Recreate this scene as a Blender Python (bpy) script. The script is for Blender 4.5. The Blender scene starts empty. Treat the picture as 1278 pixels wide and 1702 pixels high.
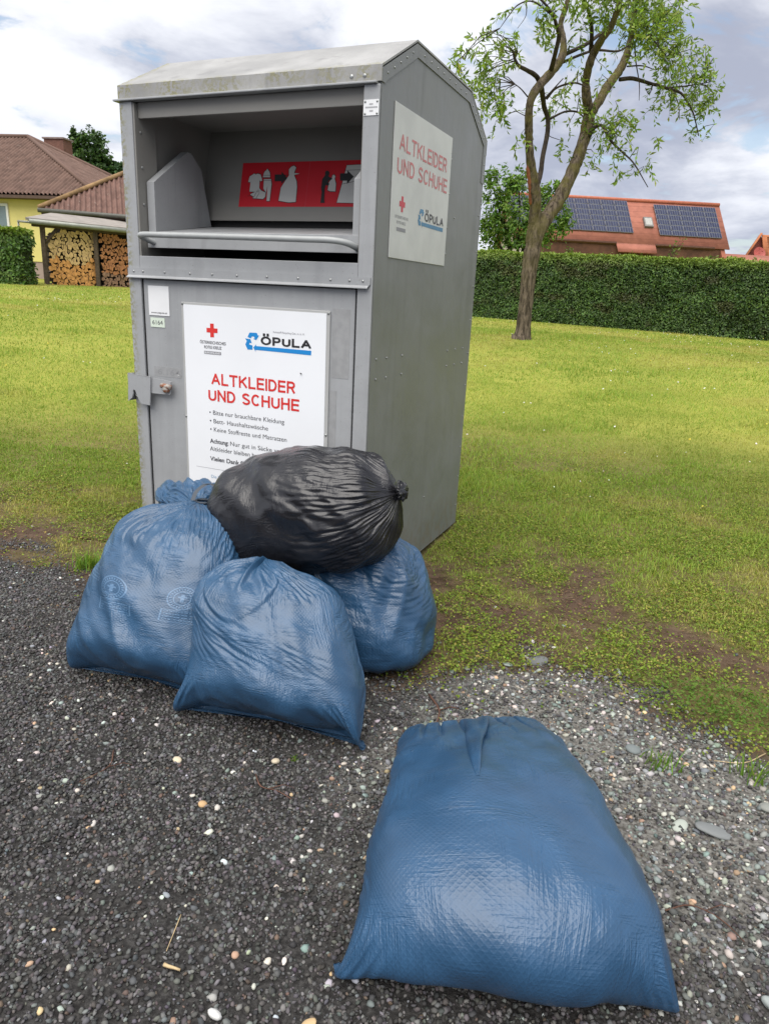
import bpy, bmesh, math, random
import numpy as np
from mathutils import Vector, Matrix
from mathutils.geometry import tessellate_polygon

SC = bpy.context.scene
COL = SC.collection
PI = math.pi
# ------------------------------------------------------------------ camera
cam_d = bpy.data.cameras.new('camera'); cam = bpy.data.objects.new('camera', cam_d); COL.objects.link(cam)
CAM = np.array([2.2976, -2.4705, 1.2607]); YAW, PITCH, ROLL = -.4037, .3025, .0497
_sy, _cy = math.sin(YAW), math.cos(YAW)
FWD = np.array([_sy*math.cos(PITCH), _cy*math.cos(PITCH), -math.sin(PITCH)])
RH = np.array([_cy, -_sy, 0.]); HF = np.array([_sy, _cy, 0.])
_up = np.cross(RH, FWD)
R2 = RH*math.cos(ROLL)+_up*math.sin(ROLL); U2 = -RH*math.sin(ROLL)+_up*math.cos(ROLL)
cam.matrix_world = Matrix(((R2[0], U2[0], -FWD[0], CAM[0]), (R2[1], U2[1], -FWD[1], CAM[1]), (R2[2], U2[2], -FWD[2], CAM[2]), (0, 0, 0, 1)))
cam_d.sensor_fit = 'HORIZONTAL'; cam_d.sensor_width = 36.0; cam_d.lens = 36*1172.77/1278
cam_d.clip_start = .05; cam_d.clip_end = 2000
SC.camera = cam
# ------------------------------------------------------------------ sun, sky, exposure
SUN_EL, SUN_AZ = math.radians(64), math.radians(176)      # azimuth clockwise from +y
sun_d = bpy.data.lights.new('sun', 'SUN'); sun_d.energy = 3.0; sun_d.angle = math.radians(75); sun_d.color = (1, .955, .89)
sun = bpy.data.objects.new('sun', sun_d); COL.objects.link(sun)
sdir = Vector((math.sin(SUN_AZ)*math.cos(SUN_EL), math.cos(SUN_AZ)*math.cos(SUN_EL), math.sin(SUN_EL)))
sun.rotation_euler = sdir.to_track_quat('Z', 'Y').to_euler()
SC.view_settings.view_transform = 'Standard'; SC.view_settings.look = 'None'
SC.view_settings.exposure = 0.8; SC.view_settings.gamma = 1

class NT:
    """short hand for node trees"""
    def __init__(s, nt): s.nt = nt
    def n(s, typ, ins=None, **attrs):
        nd = s.nt.nodes.new(typ)
        for k, v in attrs.items(): setattr(nd, k, v)
        for k, v in (ins or {}).items():
            i = nd.inputs[k]
            if isinstance(v, bpy.types.NodeSocket): s.nt.links.new(v, i)
            elif isinstance(v, (tuple, list)) and len(v) == 3 and i.type == 'RGBA': i.default_value = (*v, 1)
            else: i.default_value = v
        return nd
    def noise(s, vec, scale, detail=4, rough=.55, dist=0.):
        return s.n('ShaderNodeTexNoise', {'Vector': vec, 'Scale': scale, 'Detail': detail, 'Roughness': rough, 'Distortion': dist}).outputs['Fac']
    def math(s, op, a, b=0., c=0., clamp=False):
        return s.n('ShaderNodeMath', {0: a, 1: b, 2: c}, operation=op, use_clamp=clamp).outputs[0]
    def vmath(s, op, a, b=(0, 0, 0)):
        nd = s.n('ShaderNodeVectorMath', {0: a, 1: b}, operation=op)
        return nd.outputs['Value'] if op in ('LENGTH', 'DISTANCE', 'DOT_PRODUCT') else nd.outputs[0]
    def ramp(s, fac, a, b, lo=0., hi=1.):
        return s.n('ShaderNodeMapRange', {'Value': fac, 'From Min': a, 'From Max': b, 'To Min': lo, 'To Max': hi}, interpolation_type='SMOOTHSTEP').outputs[0]
    def mix(s, fac, a, b, blend='MIX'):
        nd = s.n('ShaderNodeMix', {'Factor': fac}, data_type='RGBA', blend_type=blend)
        for i, v in ((6, a), (7, b)):
            if isinstance(v, bpy.types.NodeSocket): s.nt.links.new(v, nd.inputs[i])
            else: nd.inputs[i].default_value = (*v[:3], 1)
        return nd.outputs[2]
    def scale(s, vec, sc): return s.n('ShaderNodeMapping', {'Vector': vec, 'Scale': sc}).outputs[0]
    def xyz(s, vec): o = s.n('ShaderNodeSeparateXYZ', {0: vec}).outputs; return o[0], o[1], o[2]
    def bump(s, h, strength, dist, normal=None):
        ins = {'Height': h, 'Strength': strength, 'Distance': dist}
        if normal is not None: ins['Normal'] = normal
        return s.n('ShaderNodeBump', ins).outputs[0]

world = bpy.data.worlds.new('World'); SC.world = world; world.use_nodes = True
w = NT(world.node_tree); w.nt.nodes.clear()
sky = w.n('ShaderNodeTexSky', sky_type='NISHITA', sun_disc=False, sun_elevation=SUN_EL, sun_rotation=SUN_AZ, air_density=1.2, dust_density=1.5)
gv = w.n('ShaderNodeTexCoord').outputs['Generated']
gx, gy, gz = w.xyz(gv)
den = w.math('ADD', w.math('MAXIMUM', gz, 0.), .22)
pl = w.n('ShaderNodeCombineXYZ', {0: w.math('DIVIDE', gx, den), 1: w.math('DIVIDE', gy, den), 2: 3.7}).outputs[0]
c1 = w.noise(pl, 1.15, 7, .55, .25)
c2 = w.noise(w.vmath('ADD', pl, (3.1, 6.4, 2.)), 2.6, 7, .6, .3)
c3 = w.noise(w.vmath('ADD', pl, (1.3, 9.1, 4.)), .55, 3, .5)
shade = w.math('ADD', w.math('MULTIPLY', c1, .6), w.math('ADD', w.math('MULTIPLY', c2, .3), w.math('MULTIPLY', c3, .25)))
tone = w.ramp(shade, .47, .66)
cloud = w.mix(tone, (2.5, 2.7, 3.4), (6.2, 6.3, 6.6))
thin = w.ramp(c2, .43, .34)          # small blue gaps
low = w.ramp(gz, .45, .0)
cl = w.mix(w.math('MULTIPLY', thin, .75), cloud, sky.outputs[0])
cl = w.mix(w.math('MULTIPLY', low, .25), cl, (3.6, 4.0, 4.9))
bg = w.n('ShaderNodeBackground', {'Color': cl, 'Strength': .1})
w.n('ShaderNodeOutputWorld', {0: bg.outputs[0]})

# ------------------------------------------------------------------ small helpers
rng = np.random.default_rng(11); random.seed(5)
def PL(L, d, z=0.):
    """site coordinates: L metres to the right and d metres along the view axis, from the point where the photographer stood"""
    p = CAM + RH*L + HF*d; return np.array([p[0], p[1], z])
def sstep(a, b, x):
    t = np.clip((np.asarray(x, float)-a)/(b-a), 0, 1); return t*t*(3-2*t)
_T = np.random.default_rng(77).random((64, 64))
def vnoise(x, y, sc=1.):
    x = np.asarray(x, float)*sc; y = np.asarray(y, float)*sc
    xi = np.floor(x).astype(int); yi = np.floor(y).astype(int); fx = x-xi; fy = y-yi
    fx = fx*fx*(3-2*fx); fy = fy*fy*(3-2*fy)
    g = lambda a, b: _T[a % 64, b % 64]
    return (g(xi, yi)*(1-fx)+g(xi+1, yi)*fx)*(1-fy)+(g(xi, yi+1)*(1-fx)+g(xi+1, yi+1)*fx)*fy
def fnoise(x, y, sc=1., oc=4):
    s = 0.; a = .5; t = 0.
    for i in range(oc): s = s+a*vnoise(np.asarray(x)+i*17.3, np.asarray(y)-i*9.1, sc*2**i); t += a; a *= .55
    return s/t
def gh(x, y):
    """height of the ground: level by the container, the lawn rising behind it"""
    x = np.asarray(x, float); y = np.asarray(y, float)
    d = (x-CAM[0])*HF[0]+(y-CAM[1])*HF[1]
    xx = np.clip(x, -40, 25); yy = np.clip(y, -5, 60)
    plane = .4702-.0186*xx+.0116*yy
    r = np.sqrt((x-.6)**2+(y-.4)**2)
    z = plane*sstep(1.3, 11.5, r)*sstep(-2., 8., d)
    z = z-.03*np.exp(-((x-1.25)/.35)**2-((y-.75)/.45)**2)
    return z
def tag(o, label=None, cat=None, group=None, kind=None):
    if label: o['label'] = label
    if cat: o['category'] = cat
    if group: o['group'] = group
    if kind: o['kind'] = kind
    return o
def empty(name, loc, label=None, cat=None, group=None, rz=0.):
    o = bpy.data.objects.new(name, None); COL.objects.link(o); o.location = loc; o.rotation_euler = (0, 0, rz)
    o.empty_display_size = .1
    return tag(o, label, cat, group)
def link(name, me, mat=None, parent=None):
    o = bpy.data.objects.new(name, me); COL.objects.link(o)
    if mat is not None: me.materials.append(mat)
    if parent is not None:
        o.parent = parent
        mw = Matrix.Translation(parent.location) if parent.parent is None else Matrix()
        o.matrix_parent_inverse = mw.inverted()      # parts keep the world coordinates they were built in
    return o
def npmesh(name, V, F=None, tri=None, smooth=False, col=None, uv=None):
    """mesh from arrays; F: (n,4) quads, tri: (m,3)"""
    me = bpy.data.meshes.new(name); V = np.asarray(V, np.float32)
    parts = []; tot = []
    if F is not None and len(F): parts.append(np.asarray(F, np.int32).ravel()); tot.append(np.full(len(F), 4, np.int32))
    if tri is not None and len(tri): parts.append(np.asarray(tri, np.int32).ravel()); tot.append(np.full(len(tri), 3, np.int32))
    li = np.concatenate(parts); lt = np.concatenate(tot); ls = np.concatenate([[0], np.cumsum(lt)[:-1]]).astype(np.int32)
    me.vertices.add(len(V)); me.vertices.foreach_set('co', V.ravel())
    me.loops.add(len(li)); me.loops.foreach_set('vertex_index', li)
    me.polygons.add(len(lt)); me.polygons.foreach_set('loop_start', ls); me.polygons.foreach_set('loop_total', lt)
    if smooth: me.polygons.foreach_set('use_smooth', np.ones(len(lt), bool))
    me.update(calc_edges=True)
    if col is not None:
        a = me.color_attributes.new('tint', 'FLOAT_COLOR', 'POINT')
        c = np.ones((len(V), 4), np.float32); c[:, :3] = col; a.data.foreach_set('color', c.ravel())
    if uv is not None:
        l = me.uv_layers.new(name='UVMap'); l.data.foreach_set('uv', np.asarray(uv, np.float32)[li].ravel())
    return me
class MB:
    """collects boxes, prisms and tubes into one mesh"""
    def __init__(s): s.v = []; s.f = []; s.sm = []
    def add(s, vs, fs, smooth=False):
        k = len(s.v); s.v += [tuple(map(float, p)) for p in vs]; s.f += [[i+k for i in f] for f in fs]; s.sm += [smooth]*len(fs); return s
    def hexa(s, p):
        return s.add(p, [(0, 3, 2, 1), (4, 5, 6, 7), (0, 1, 5, 4), (1, 2, 6, 5), (2, 3, 7, 6), (3, 0, 4, 7)])
    def box(s, a, b):
        (x0, y0, z0), (x1, y1, z1) = a, b
        return s.hexa([(x0, y0, z0), (x1, y0, z0), (x1, y1, z0), (x0, y1, z0), (x0, y0, z1), (x1, y0, z1), (x1, y1, z1), (x0, y1, z1)])
    def obox(s, o, ax, ay, az):
        o, ax, ay, az = map(np.asarray, (o, ax, ay, az))
        return s.hexa([o, o+ax, o+ax+ay, o+ay, o+az, o+ax+az, o+ax+ay+az, o+ay+az])
    def prism(s, poly, d):
        """closed outline (3-D points) pushed along d"""
        poly = [np.asarray(p, float) for p in poly]; d = np.asarray(d, float); n = len(poly)
        t = tessellate_polygon([[Vector(p) for p in poly]])
        fs = [tuple(x) for x in t]+[tuple(i+n for i in reversed(x)) for x in t]
        fs += [(i, (i+1) % n, (i+1) % n+n, i+n) for i in range(n)]
        return s.add(poly+[p+d for p in poly], fs)
    def flat(s, poly):
        t = tessellate_polygon([[Vector(p) for p in poly]]); return s.add(poly, [tuple(x) for x in t])
    def tube(s, pts, rad, n=10, cap=True, ref=(0, 0, 1), jit=0., seed=0):
        pts = [np.asarray(p, float) for p in pts]; m = len(pts)
        if np.isscalar(rad): rad = [rad]*m
        r_ = np.random.default_rng(seed); vs = []; ref = np.asarray(ref, float); prev = None
        for i, p in enumerate(pts):
            t = pts[min(i+1, m-1)]-pts[max(i-1, 0)]; t /= np.linalg.norm(t)+1e-9
            a = prev if prev is not None else (ref if abs(t@ref) < .9 else np.array([1., 0, 0]))
            a = a-t*(a@t); a /= np.linalg.norm(a)+1e-9; prev = a; b = np.cross(t, a)
            for k in range(n):
                q = 2*PI*k/n; rr = rad[i]*(1+jit*(r_.random()-.5)); vs.append(p+rr*(a*math.cos(q)+b*math.sin(q)))
        fs = [(i*n+k, i*n+(k+1) % n, (i+1)*n+(k+1) % n, (i+1)*n+k) for i in range(m-1) for k in range(n)]
        if cap: fs += [tuple(range(n-1, -1, -1)), tuple((m-1)*n+k for k in range(n))]
        return s.add(vs, fs, True)
    def mesh(s, name):
        me = bpy.data.meshes.new(name); me.from_pydata(s.v, [], s.f); me.update()
        me.polygons.foreach_set('use_smooth', np.array(s.sm, bool)); return me
    def build(s, name, mat, parent=None, bevel=0.):
        o = link(name, s.mesh(name), mat, parent)
        if bevel:
            b = o.modifiers.new('bevel', 'BEVEL'); b.width = bevel; b.segments = 2; b.limit_method = 'ANGLE'; b.angle_limit = math.radians(40)
        return o
def spline(pts, sub):
    """Catmull-Rom through rows of numbers"""
    P = np.asarray(pts, float); P = np.vstack([2*P[0]-P[1], P, 2*P[-1]-P[-2]]); out = []
    for i in range(1, len(P)-2):
        for t in np.linspace(0, 1, sub, endpoint=False):
            a, b, c, d = P[i-1:i+3]
            out.append(.5*(2*b+(c-a)*t+(2*a-5*b+4*c-d)*t*t+(3*b-a-3*c+d)*t**3))
    out.append(P[-2]); return np.array(out)

# ------------------------------------------------------------------ materials
def newmat(name, rough=.5, spec=.5):
    m = bpy.data.materials.new(name); m.use_nodes = True; t = NT(m.node_tree)
    b = m.node_tree.nodes['Principled BSDF']; b.inputs['Roughness'].default_value = rough
    b.inputs['Specular IOR Level'].default_value = spec
    t.b = b; t.obj = t.n('ShaderNodeTexCoord').outputs['Object']; t.uv = t.n('ShaderNodeTexCoord').outputs['UV']
    t.set = lambda k, v: (t.nt.links.new(v, b.inputs[k]) if isinstance(v, bpy.types.NodeSocket) else setattr(b.inputs[k], 'default_value', (*v, 1) if isinstance(v, tuple) and len(v) == 3 else v))
    return m, t
def plain(name, c, rough=.5, var=.12, scale=8., spec=.4, bump=0., bscale=60., metal=0.):
    m, t = newmat(name, rough, spec)
    f = t.noise(t.obj, scale, 5)
    lo = tuple(x*(1-var) for x in c); hi = tuple(min(1, x*(1+var)) for x in c)
    t.set('Base Color', t.mix(t.ramp(f, .3, .7), lo, hi)); t.set('Metallic', metal)
    if bump: t.set('Normal', t.bump(t.noise(t.obj, bscale, 3), bump, .01))
    return m
def tinted(name, rough=.6, transl=0., spec=.25, tcol=1.15):
    """colour from the mesh's own per-leaf / per-stone tint"""
    m, t = newmat(name, rough, spec)
    a = t.n('ShaderNodeVertexColor', layer_name='tint').outputs[0]
    t.set('Base Color', a)
    if transl:
        tr = t.n('ShaderNodeBsdfTranslucent', {'Color': t.mix(1., a, (tcol, tcol*1.05, tcol*.6), 'MULTIPLY')})
        mx = t.n('ShaderNodeMixShader', {0: transl, 1: t.b.outputs[0], 2: tr.outputs[0]})
        t.nt.links.new(mx.outputs[0], t.nt.nodes['Material Output'].inputs[0])
    return m
M = {}
def metal(name, base, var=.1, rough=.42, lichen=False, streak=True):
    m, t = newmat(name, rough, .5); o = t.obj; x, y, z = t.xyz(o)
    f = t.noise(o, 3.5, 5, .6); col = t.mix(t.ramp(f, .3, .72), tuple(c*(1-var) for c in base), tuple(c*(1+var) for c in base))
    if streak:
        s = t.noise(t.scale(o, (26, 26, 1.1)), 1., 4, .6)
        col = t.mix(t.ramp(s, .52, .75, 0, .28), col, tuple(c*.72 for c in base))
        d = t.noise(o, 140, 2, .5); col = t.mix(t.ramp(d, .66, .75, 0, .45), col, (.16, .15, .12))
        mud = t.math('MULTIPLY', t.ramp(z, .34, .02), t.ramp(t.noise(o, 22, 4, .65), .42, .62)); col = t.mix(t.math('MULTIPLY', mud, .55), col, (.15, .12, .09))
        run = t.math('MULTIPLY', t.ramp(t.noise(t.scale(o, (9, 9, .5)), 1., 3, .6), .56, .68), t.ramp(z, .9, 2.0, .15, .5)); col = t.mix(run, col, tuple(c*.6 for c in base))
        scr = t.ramp(t.noise(t.scale(o, (60, 60, 420)), 1., 2, .5), .70, .74); col = t.mix(t.math('MULTIPLY', scr, .3), col, tuple(min(1, c*1.6) for c in base))
    if lichen:
        l1 = t.noise(o, 75, 3, .6); l2 = t.noise(o, 6., 3)
        edge = t.math('MAXIMUM', t.ramp(x, .045, .0), t.math('MULTIPLY', t.ramp(z, 1.93, 1.945), t.math('MULTIPLY', t.ramp(y, .03, .0), t.ramp(l2, .42, .62, 0.1, 1.))))
        mk = t.math('MULTIPLY', t.ramp(l1, .46, .54), edge)
        col = t.mix(mk, col, t.mix(t.noise(o, 190, 2), (.11, .115, .06), (.34, .32, .2)))
    t.set('Base Color', col); t.set('Roughness', t.ramp(f, .2, .8, rough-.08, rough+.1))
    t.set('Normal', t.bump(t.noise(o, 6, 3, .5), .3, .012))
    return m
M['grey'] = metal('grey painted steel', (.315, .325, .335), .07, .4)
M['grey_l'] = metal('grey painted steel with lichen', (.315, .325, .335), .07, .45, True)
M['side'] = metal('shade-toned grey side steel', (.168, .174, .170), .1, .42)  # darker than the front steel: the side's shade is put into the colour
M['roof'] = metal('chalky grey roof steel', (.29, .29, .285), .2, .6, True)
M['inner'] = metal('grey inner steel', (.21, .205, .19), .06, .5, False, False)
M['dark'] = plain('black gap shade', (.012, .012, .012), .8)  # near-black, paints the shade inside the container's gaps
M['bolt'] = plain('zinc rivet', (.33, .34, .335), .35, metal=.6)
M['white'] = plain('white sign board', (.77, .79, .82), .35, .02, 3)
M['white_old'] = plain('weathered white sign board', (.52, .53, .51), .4, .07, 6)
M['clear'] = plain('hazy clear backing', (.40, .405, .40), .25, .03)
M['red'] = plain('signal red ink', (.62, .035, .03), .45, .03)
M['red_board'] = plain('red pictogram board', (.56, .008, .02), .5, .1, 3)
M['red_pale'] = plain('faded red ink', (.50, .16, .16), .45, .12, 30)
M['red_pale2'] = plain('half faded red ink', (.5, .05, .07), .45, .08, 30)
M['black'] = plain('black ink', (.02, .02, .022), .5)
M['ink'] = plain('dark grey ink', (.07, .07, .08), .5)
M['greyink'] = plain('grey ink', (.25, .25, .27), .5)
M['blue'] = plain('sky blue ink', (.012, .22, .56), .45, .03)
M['blue_pale'] = plain('faded blue ink', (.07, .2, .34), .45, .08, 20)
M['bluetext'] = plain('pale blue ink', (.22, .36, .52), .5)
M['pict'] = plain('white pictogram ink', (.55, .55, .53), .5, .03)
M['tube'] = plain('grey coated tube', (.33, .345, .345), .4, .06, 20)
M['green_st'] = plain('pale green sticker', (.62, .70, .60), .45, .03)
M['sticker'] = plain('white sticker', (.76, .77, .78), .45, .03)
M['ghost'] = plain('sticker residue', (.285, .29, .295), .5, .08, 30)
M['ghost2'] = plain('residue figures', (.25, .255, .26), .5, .08, 30)
def rusty():
    m, t = newmat('rusty lock steel', .6); f = t.noise(t.obj, 60, 4)
    t.set('Base Color', t.mix(t.ramp(f, .42, .6), (.33, .31, .28), (.22, .075, .03))); return m
M['rust'] = rusty()
LIMBS=[
 [(-0.709,10.381,0.53,0.21),(-0.694,10.388,0.627,0.148),(-0.689,10.39,1.17,0.12),(-0.69,10.389,1.679,0.124),(-0.672,10.398,2.094,0.136),(-0.66,10.402,2.339,0.132),(-0.653,10.405,2.581,0.086)],
 [(-0.679,10.394,1.97,0.097),(-0.656,10.404,2.217,0.12),(-0.598,10.462,2.446,0.129),(-0.499,10.58,2.66,0.121),(-0.364,10.746,2.96,0.114),(-0.248,10.905,3.359,0.107),(-0.169,11.047,3.734,0.104),(-0.131,11.172,4.107,0.105),(-0.12,11.177,4.339,0.101)],
 [(-0.123,11.176,4.3,0.081),(-0.158,10.943,4.514,0.072),(-0.177,10.826,4.709,0.063),(-0.115,10.635,4.908,0.062),(-0.044,10.557,5.058,0.062),(0.079,10.392,5.175,0.057),(0.186,10.329,5.283,0.053),(0.258,10.251,5.42,0.045),(0.311,10.165,5.583,0.041),(0.331,10.065,5.772,0.033)],
 [(-0.109,11.181,4.32,0.085),(-0.034,11.322,4.489,0.077),(0.058,11.579,4.806,0.074),(0.192,11.854,5.128,0.071),(0.254,11.989,5.39,0.067),(0.267,12.103,5.601,0.059),(0.266,12.103,5.81,0.051),(0.258,12.208,6.032,0.047),(0.254,12.207,6.257,0.038),(0.255,12.207,6.48,0.03)],
 [(-0.691,10.389,2.011,0.093),(-0.688,10.39,2.297,0.113),(-0.685,10.392,2.499,0.105),(-0.678,10.286,2.805,0.1),(-0.71,10.164,3.1,0.088),(-0.781,10.025,3.457,0.068),(-0.812,9.903,3.804,0.06),(-0.815,9.792,4.104,0.06),(-0.784,9.806,4.299,0.064),(-0.683,9.958,4.523,0.064),(-0.56,10.119,4.731,0.065),(-0.483,10.26,4.955,0.061),(-0.523,10.352,5.21,0.046),(-0.602,10.427,5.446,0.043),(-0.548,10.45,5.689,0.039),(-0.524,10.46,5.927,0.031)],
 [(-0.667,10.182,3.063,0.057),(-0.672,10.398,3.288,0.043),(-0.684,10.501,3.574,0.039),(-0.676,10.613,3.901,0.039),(-0.689,10.608,4.128,0.039),(-0.743,10.476,4.288,0.039),(-0.737,10.152,4.467,0.042),(-0.773,9.919,4.581,0.038),(-0.876,9.658,4.614,0.03),(-0.954,9.407,4.621,0.026),(-1.027,9.376,4.76,0.018),(-0.997,9.388,4.818,0.011)],
 [(-0.611,10.097,4.694,0.042),(-0.544,9.908,4.743,0.037),(-0.475,9.72,4.856,0.033),(-0.429,9.631,5.026,0.033),(-0.45,9.513,5.106,0.029),(-0.474,9.395,5.184,0.022),(-0.568,9.246,5.302,0.018),(-0.714,9.183,5.42,0.014)],
 [(-0.487,10.368,4.985,0.035),(-0.416,10.615,5.102,0.031),(-0.243,10.907,5.278,0.032),(-0.09,11.298,5.543,0.028),(-0.02,11.437,5.651,0.02)],
 [(-0.497,10.363,4.879,0.023),(-0.281,10.782,5.095,0.02),(-0.098,11.077,5.222,0.02),(0.162,11.515,5.31,0.016),(0.285,11.785,5.46,0.012)],
 [(0.204,11.859,4.974,0.033),(0.398,12.051,5.026,0.034),(0.627,12.366,5.025,0.03),(0.918,12.599,4.985,0.026),(1.172,12.816,4.939,0.022),(1.336,12.886,4.76,0.017),(1.442,13.04,4.612,0.013),(1.574,13.096,4.284,0.009)],
 [(0.918,12.599,4.985,0.017),(1.147,12.914,5.069,0.013),(1.423,13.25,5.176,0.009),(1.624,13.444,5.254,0.007)],
 [(-0.074,11.088,3.934,0.04),(0.023,11.02,4.063,0.028),(0.153,10.967,4.07,0.024),(0.311,10.926,3.852,0.02),(0.543,10.916,3.654,0.016),(0.74,11,3.492,0.012),(1.004,11.113,3.145,0.006)],
 [(-0.626,10.091,4.311,0.019),(-0.451,9.948,4.42,0.015),(-0.166,9.852,4.449,0.015),(0.056,9.838,4.365,0.007)],
 [(-0.663,10.619,4.136,0.02),(-0.492,10.909,4.297,0.016),(-0.336,11.193,4.352,0.016),(-0.227,11.24,4.28,0.012)],
 [(-0.645,10.083,4.321,0.015),(-0.461,10.379,4.657,0.008)],
 [(-0.118,10.634,5.085,0.035),(-0.104,10.423,5.301,0.031),(-0.138,10.299,5.469,0.027),(-0.225,10.153,5.663,0.023)],
 [(-0.855,9.776,4.278,0.011),(-0.93,9.635,4.353,0.009),(-0.999,9.496,4.392,0.007)],
 [(-1.026,9.376,4.75,0.011),(-0.951,9.299,4.773,0.011),(-0.984,9.285,4.64,0.007)],
 [(-0.475,9.394,5.199,0.014),(-0.714,9.075,5.307,0.011),(-0.855,8.797,5.199,0.009),(-0.945,8.65,5.023,0.007),(-1.016,8.511,4.835,0.004)],
 [(-0.787,8.935,5.268,0.009),(-0.751,8.841,5.066,0.005),(-0.817,8.704,4.877,0.003)],
 [(0.712,12.402,5.009,0.013),(0.685,12.282,4.823,0.008),(0.61,12.25,4.918,0.008)],
 [(1.051,12.656,4.932,0.013),(1.174,12.599,4.711,0.009),(1.24,12.519,4.449,0.005)],
 [(0.342,12.136,5.586,0.013),(0.41,12.056,5.29,0.011),(0.528,11.997,4.92,0.008),(0.56,12.011,4.667,0.004)],
 [(0.283,12.002,5.207,0.013),(0.507,12.315,5.283,0.011),(0.71,12.51,5.254,0.006)],
 [(0.264,12.102,5.772,0.025),(0.429,12.499,5.993,0.022),(0.623,12.908,6.219,0.018),(0.804,13.203,6.335,0.011)],
 [(0.258,12.208,6.032,0.021),(0.555,12.009,5.683,0.017),(0.808,11.899,5.408,0.012),(0.958,11.855,5.236,0.008)],
]
CLUSTERS=[
 (-1.26,9.167,4.527,0.42,0.467,150),
 (-1.523,9.273,4.47,0.42,0.373,110),
 (-1.209,9.407,4.141,0.327,0.373,80),
 (-1.453,8.324,4.382,0.187,0.187,35),
 (-1.169,9.315,4.777,0.233,0.257,50),
 (-1.101,9.67,3.984,0.21,0.233,25),
 (-0.812,8.815,5.094,0.373,0.233,14),
 (-0.578,9.459,5.019,0.21,0.233,50),
 (-0.622,9.223,5.174,0.14,0.187,30),
 (-0.305,10.228,5.36,0.187,0.373,60),
 (-0.396,10.624,5.244,0.187,0.14,25),
 (0.137,10.199,5.48,0.42,0.28,150),
 (0.157,12.165,6.027,0.56,0.373,240),
 (0.544,12.004,5.758,0.467,0.42,230),
 (0.706,12.943,6.223,0.373,0.327,150),
 (0.375,12.149,5.701,0.28,0.187,80),
 (0.829,13.213,6.178,0.28,0.28,90),
 (0.819,11.904,5.334,0.373,0.28,130),
 (1.153,11.938,5.246,0.373,0.28,120),
 (1.389,13.235,5.379,0.327,0.327,100),
 (1.128,12.906,5.19,0.42,0.28,110),
 (1.521,13.292,5.099,0.28,0.373,90),
 (0.91,12.595,4.764,0.233,0.21,70),
 (1.643,13.126,4.642,0.233,0.327,70),
 (1.57,13.095,4.305,0.14,0.187,22),
 (1.319,12.879,4.808,0.233,0.233,45),
 (0.048,10.705,4.809,0.187,0.28,22),
 (0.053,11.577,4.844,0.187,0.187,18),
 (-0.433,11.152,4.501,0.373,0.233,40),
 (-0.368,11.071,4.096,0.28,0.28,36),
 (-0.267,9.809,4.393,0.233,0.187,14),
 (0.256,11.011,4.173,0.373,0.28,90),
 (0.478,10.997,4.049,0.28,0.233,55),
 (0.2,10.879,3.809,0.28,0.28,45),
 (0.033,11.133,3.548,0.187,0.14,14),
 (0.456,10.879,3.725,0.28,0.233,40),
 (0.723,10.993,3.472,0.28,0.233,36),
 (0.899,11.069,3.595,0.14,0.187,14),
 (-0.622,10.854,4.404,0.187,0.187,20),
 (0.13,9.979,5.731,0.747,0.327,200),
 (0.499,12.311,6.454,0.56,0.327,160),
 (-0.709,10.382,5.885,0.56,0.233,80),
 (-0.909,9.861,3.653,0.093,0.233,8),
 (-0.467,10.92,3.72,0.117,0.14,6),
]
SHRUB=[
 (-3.909,19.889,4.248,0.702,0.743,700),
 (-4.288,19.727,4.61,0.33,0.33,200),
 (-3.533,20.049,4.681,0.495,0.372,300),
 (-3.694,19.981,3.416,0.908,0.908,1300),
 (-2.735,20.39,3.676,0.66,0.908,900),
 (-2.543,20.472,4.489,0.289,0.248,120),
 (-2.188,20.624,3.491,0.372,0.578,350),
 (-3.098,20.235,3.088,0.991,0.578,700),
 (-4.161,19.781,3.106,0.413,0.66,500),
]
FARTREE=[
 (-33.498,33.347,8.788,1.122,1.042,420),
 (-34.251,33.026,9.013,0.401,0.641,110),
 (-33.561,33.32,7.894,1.363,1.122,500),
 (-32.829,33.633,7.763,0.721,0.882,260),
 (-34.411,32.957,9.527,0.2,0.281,30),
 (-33.031,33.547,9.268,0.321,0.361,60),
 (-33.791,33.222,9.362,0.24,0.321,40),
 (-34.217,33.04,8.127,0.561,0.962,160),
]
FARTREEB=[
 (-32.14,33.928,7.464,0.721,0.561,300),
 (-31.716,34.109,7.785,0.561,0.481,200),
 (-32.765,33.661,7.198,0.641,0.481,150),
 (-31.404,34.242,7.333,1.202,0.802,300),
]
LOGO=[[(0.602,1.0597),(0.6122,1.0778),(0.6463,1.0785),(0.6521,1.0683),(0.6574,1.0697),(0.6438,1.0499),(0.6297,1.0538),(0.6368,1.0567),(0.6321,1.0636),(0.6221,1.0625),(0.6173,1.0549)],
 [(0.59,1.0535),(0.6161,1.0514),(0.6219,1.0353),(0.613,1.038),(0.6082,1.0309),(0.6259,1.0273),(0.6258,1.0107),(0.6014,1.0098),(0.5909,1.0296),(0.5982,1.0433)],
 [(0.6294,1.0197),(0.6431,1.0334),(0.6419,1.0265),(0.8986,1.0267),(0.8978,1.0092),(0.6406,1.0113),(0.6405,1.0039)]]
HASP=[(-0.0092,0.8646),(0.1161,0.8578),(0.103,0.7331),(0.0551,0.7362),(0.0448,0.7508),(0.0304,0.7797),(0.0261,0.7914),(0.0194,0.7948),(0.0128,0.7875),(0.0127,0.7746),(0.0062,0.757),(-0.0178,0.7409)]
HASPBAR=[(0.1158,0.8532),(0.2179,0.8454),(0.2107,0.7889),(0.1082,0.7874)]
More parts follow.
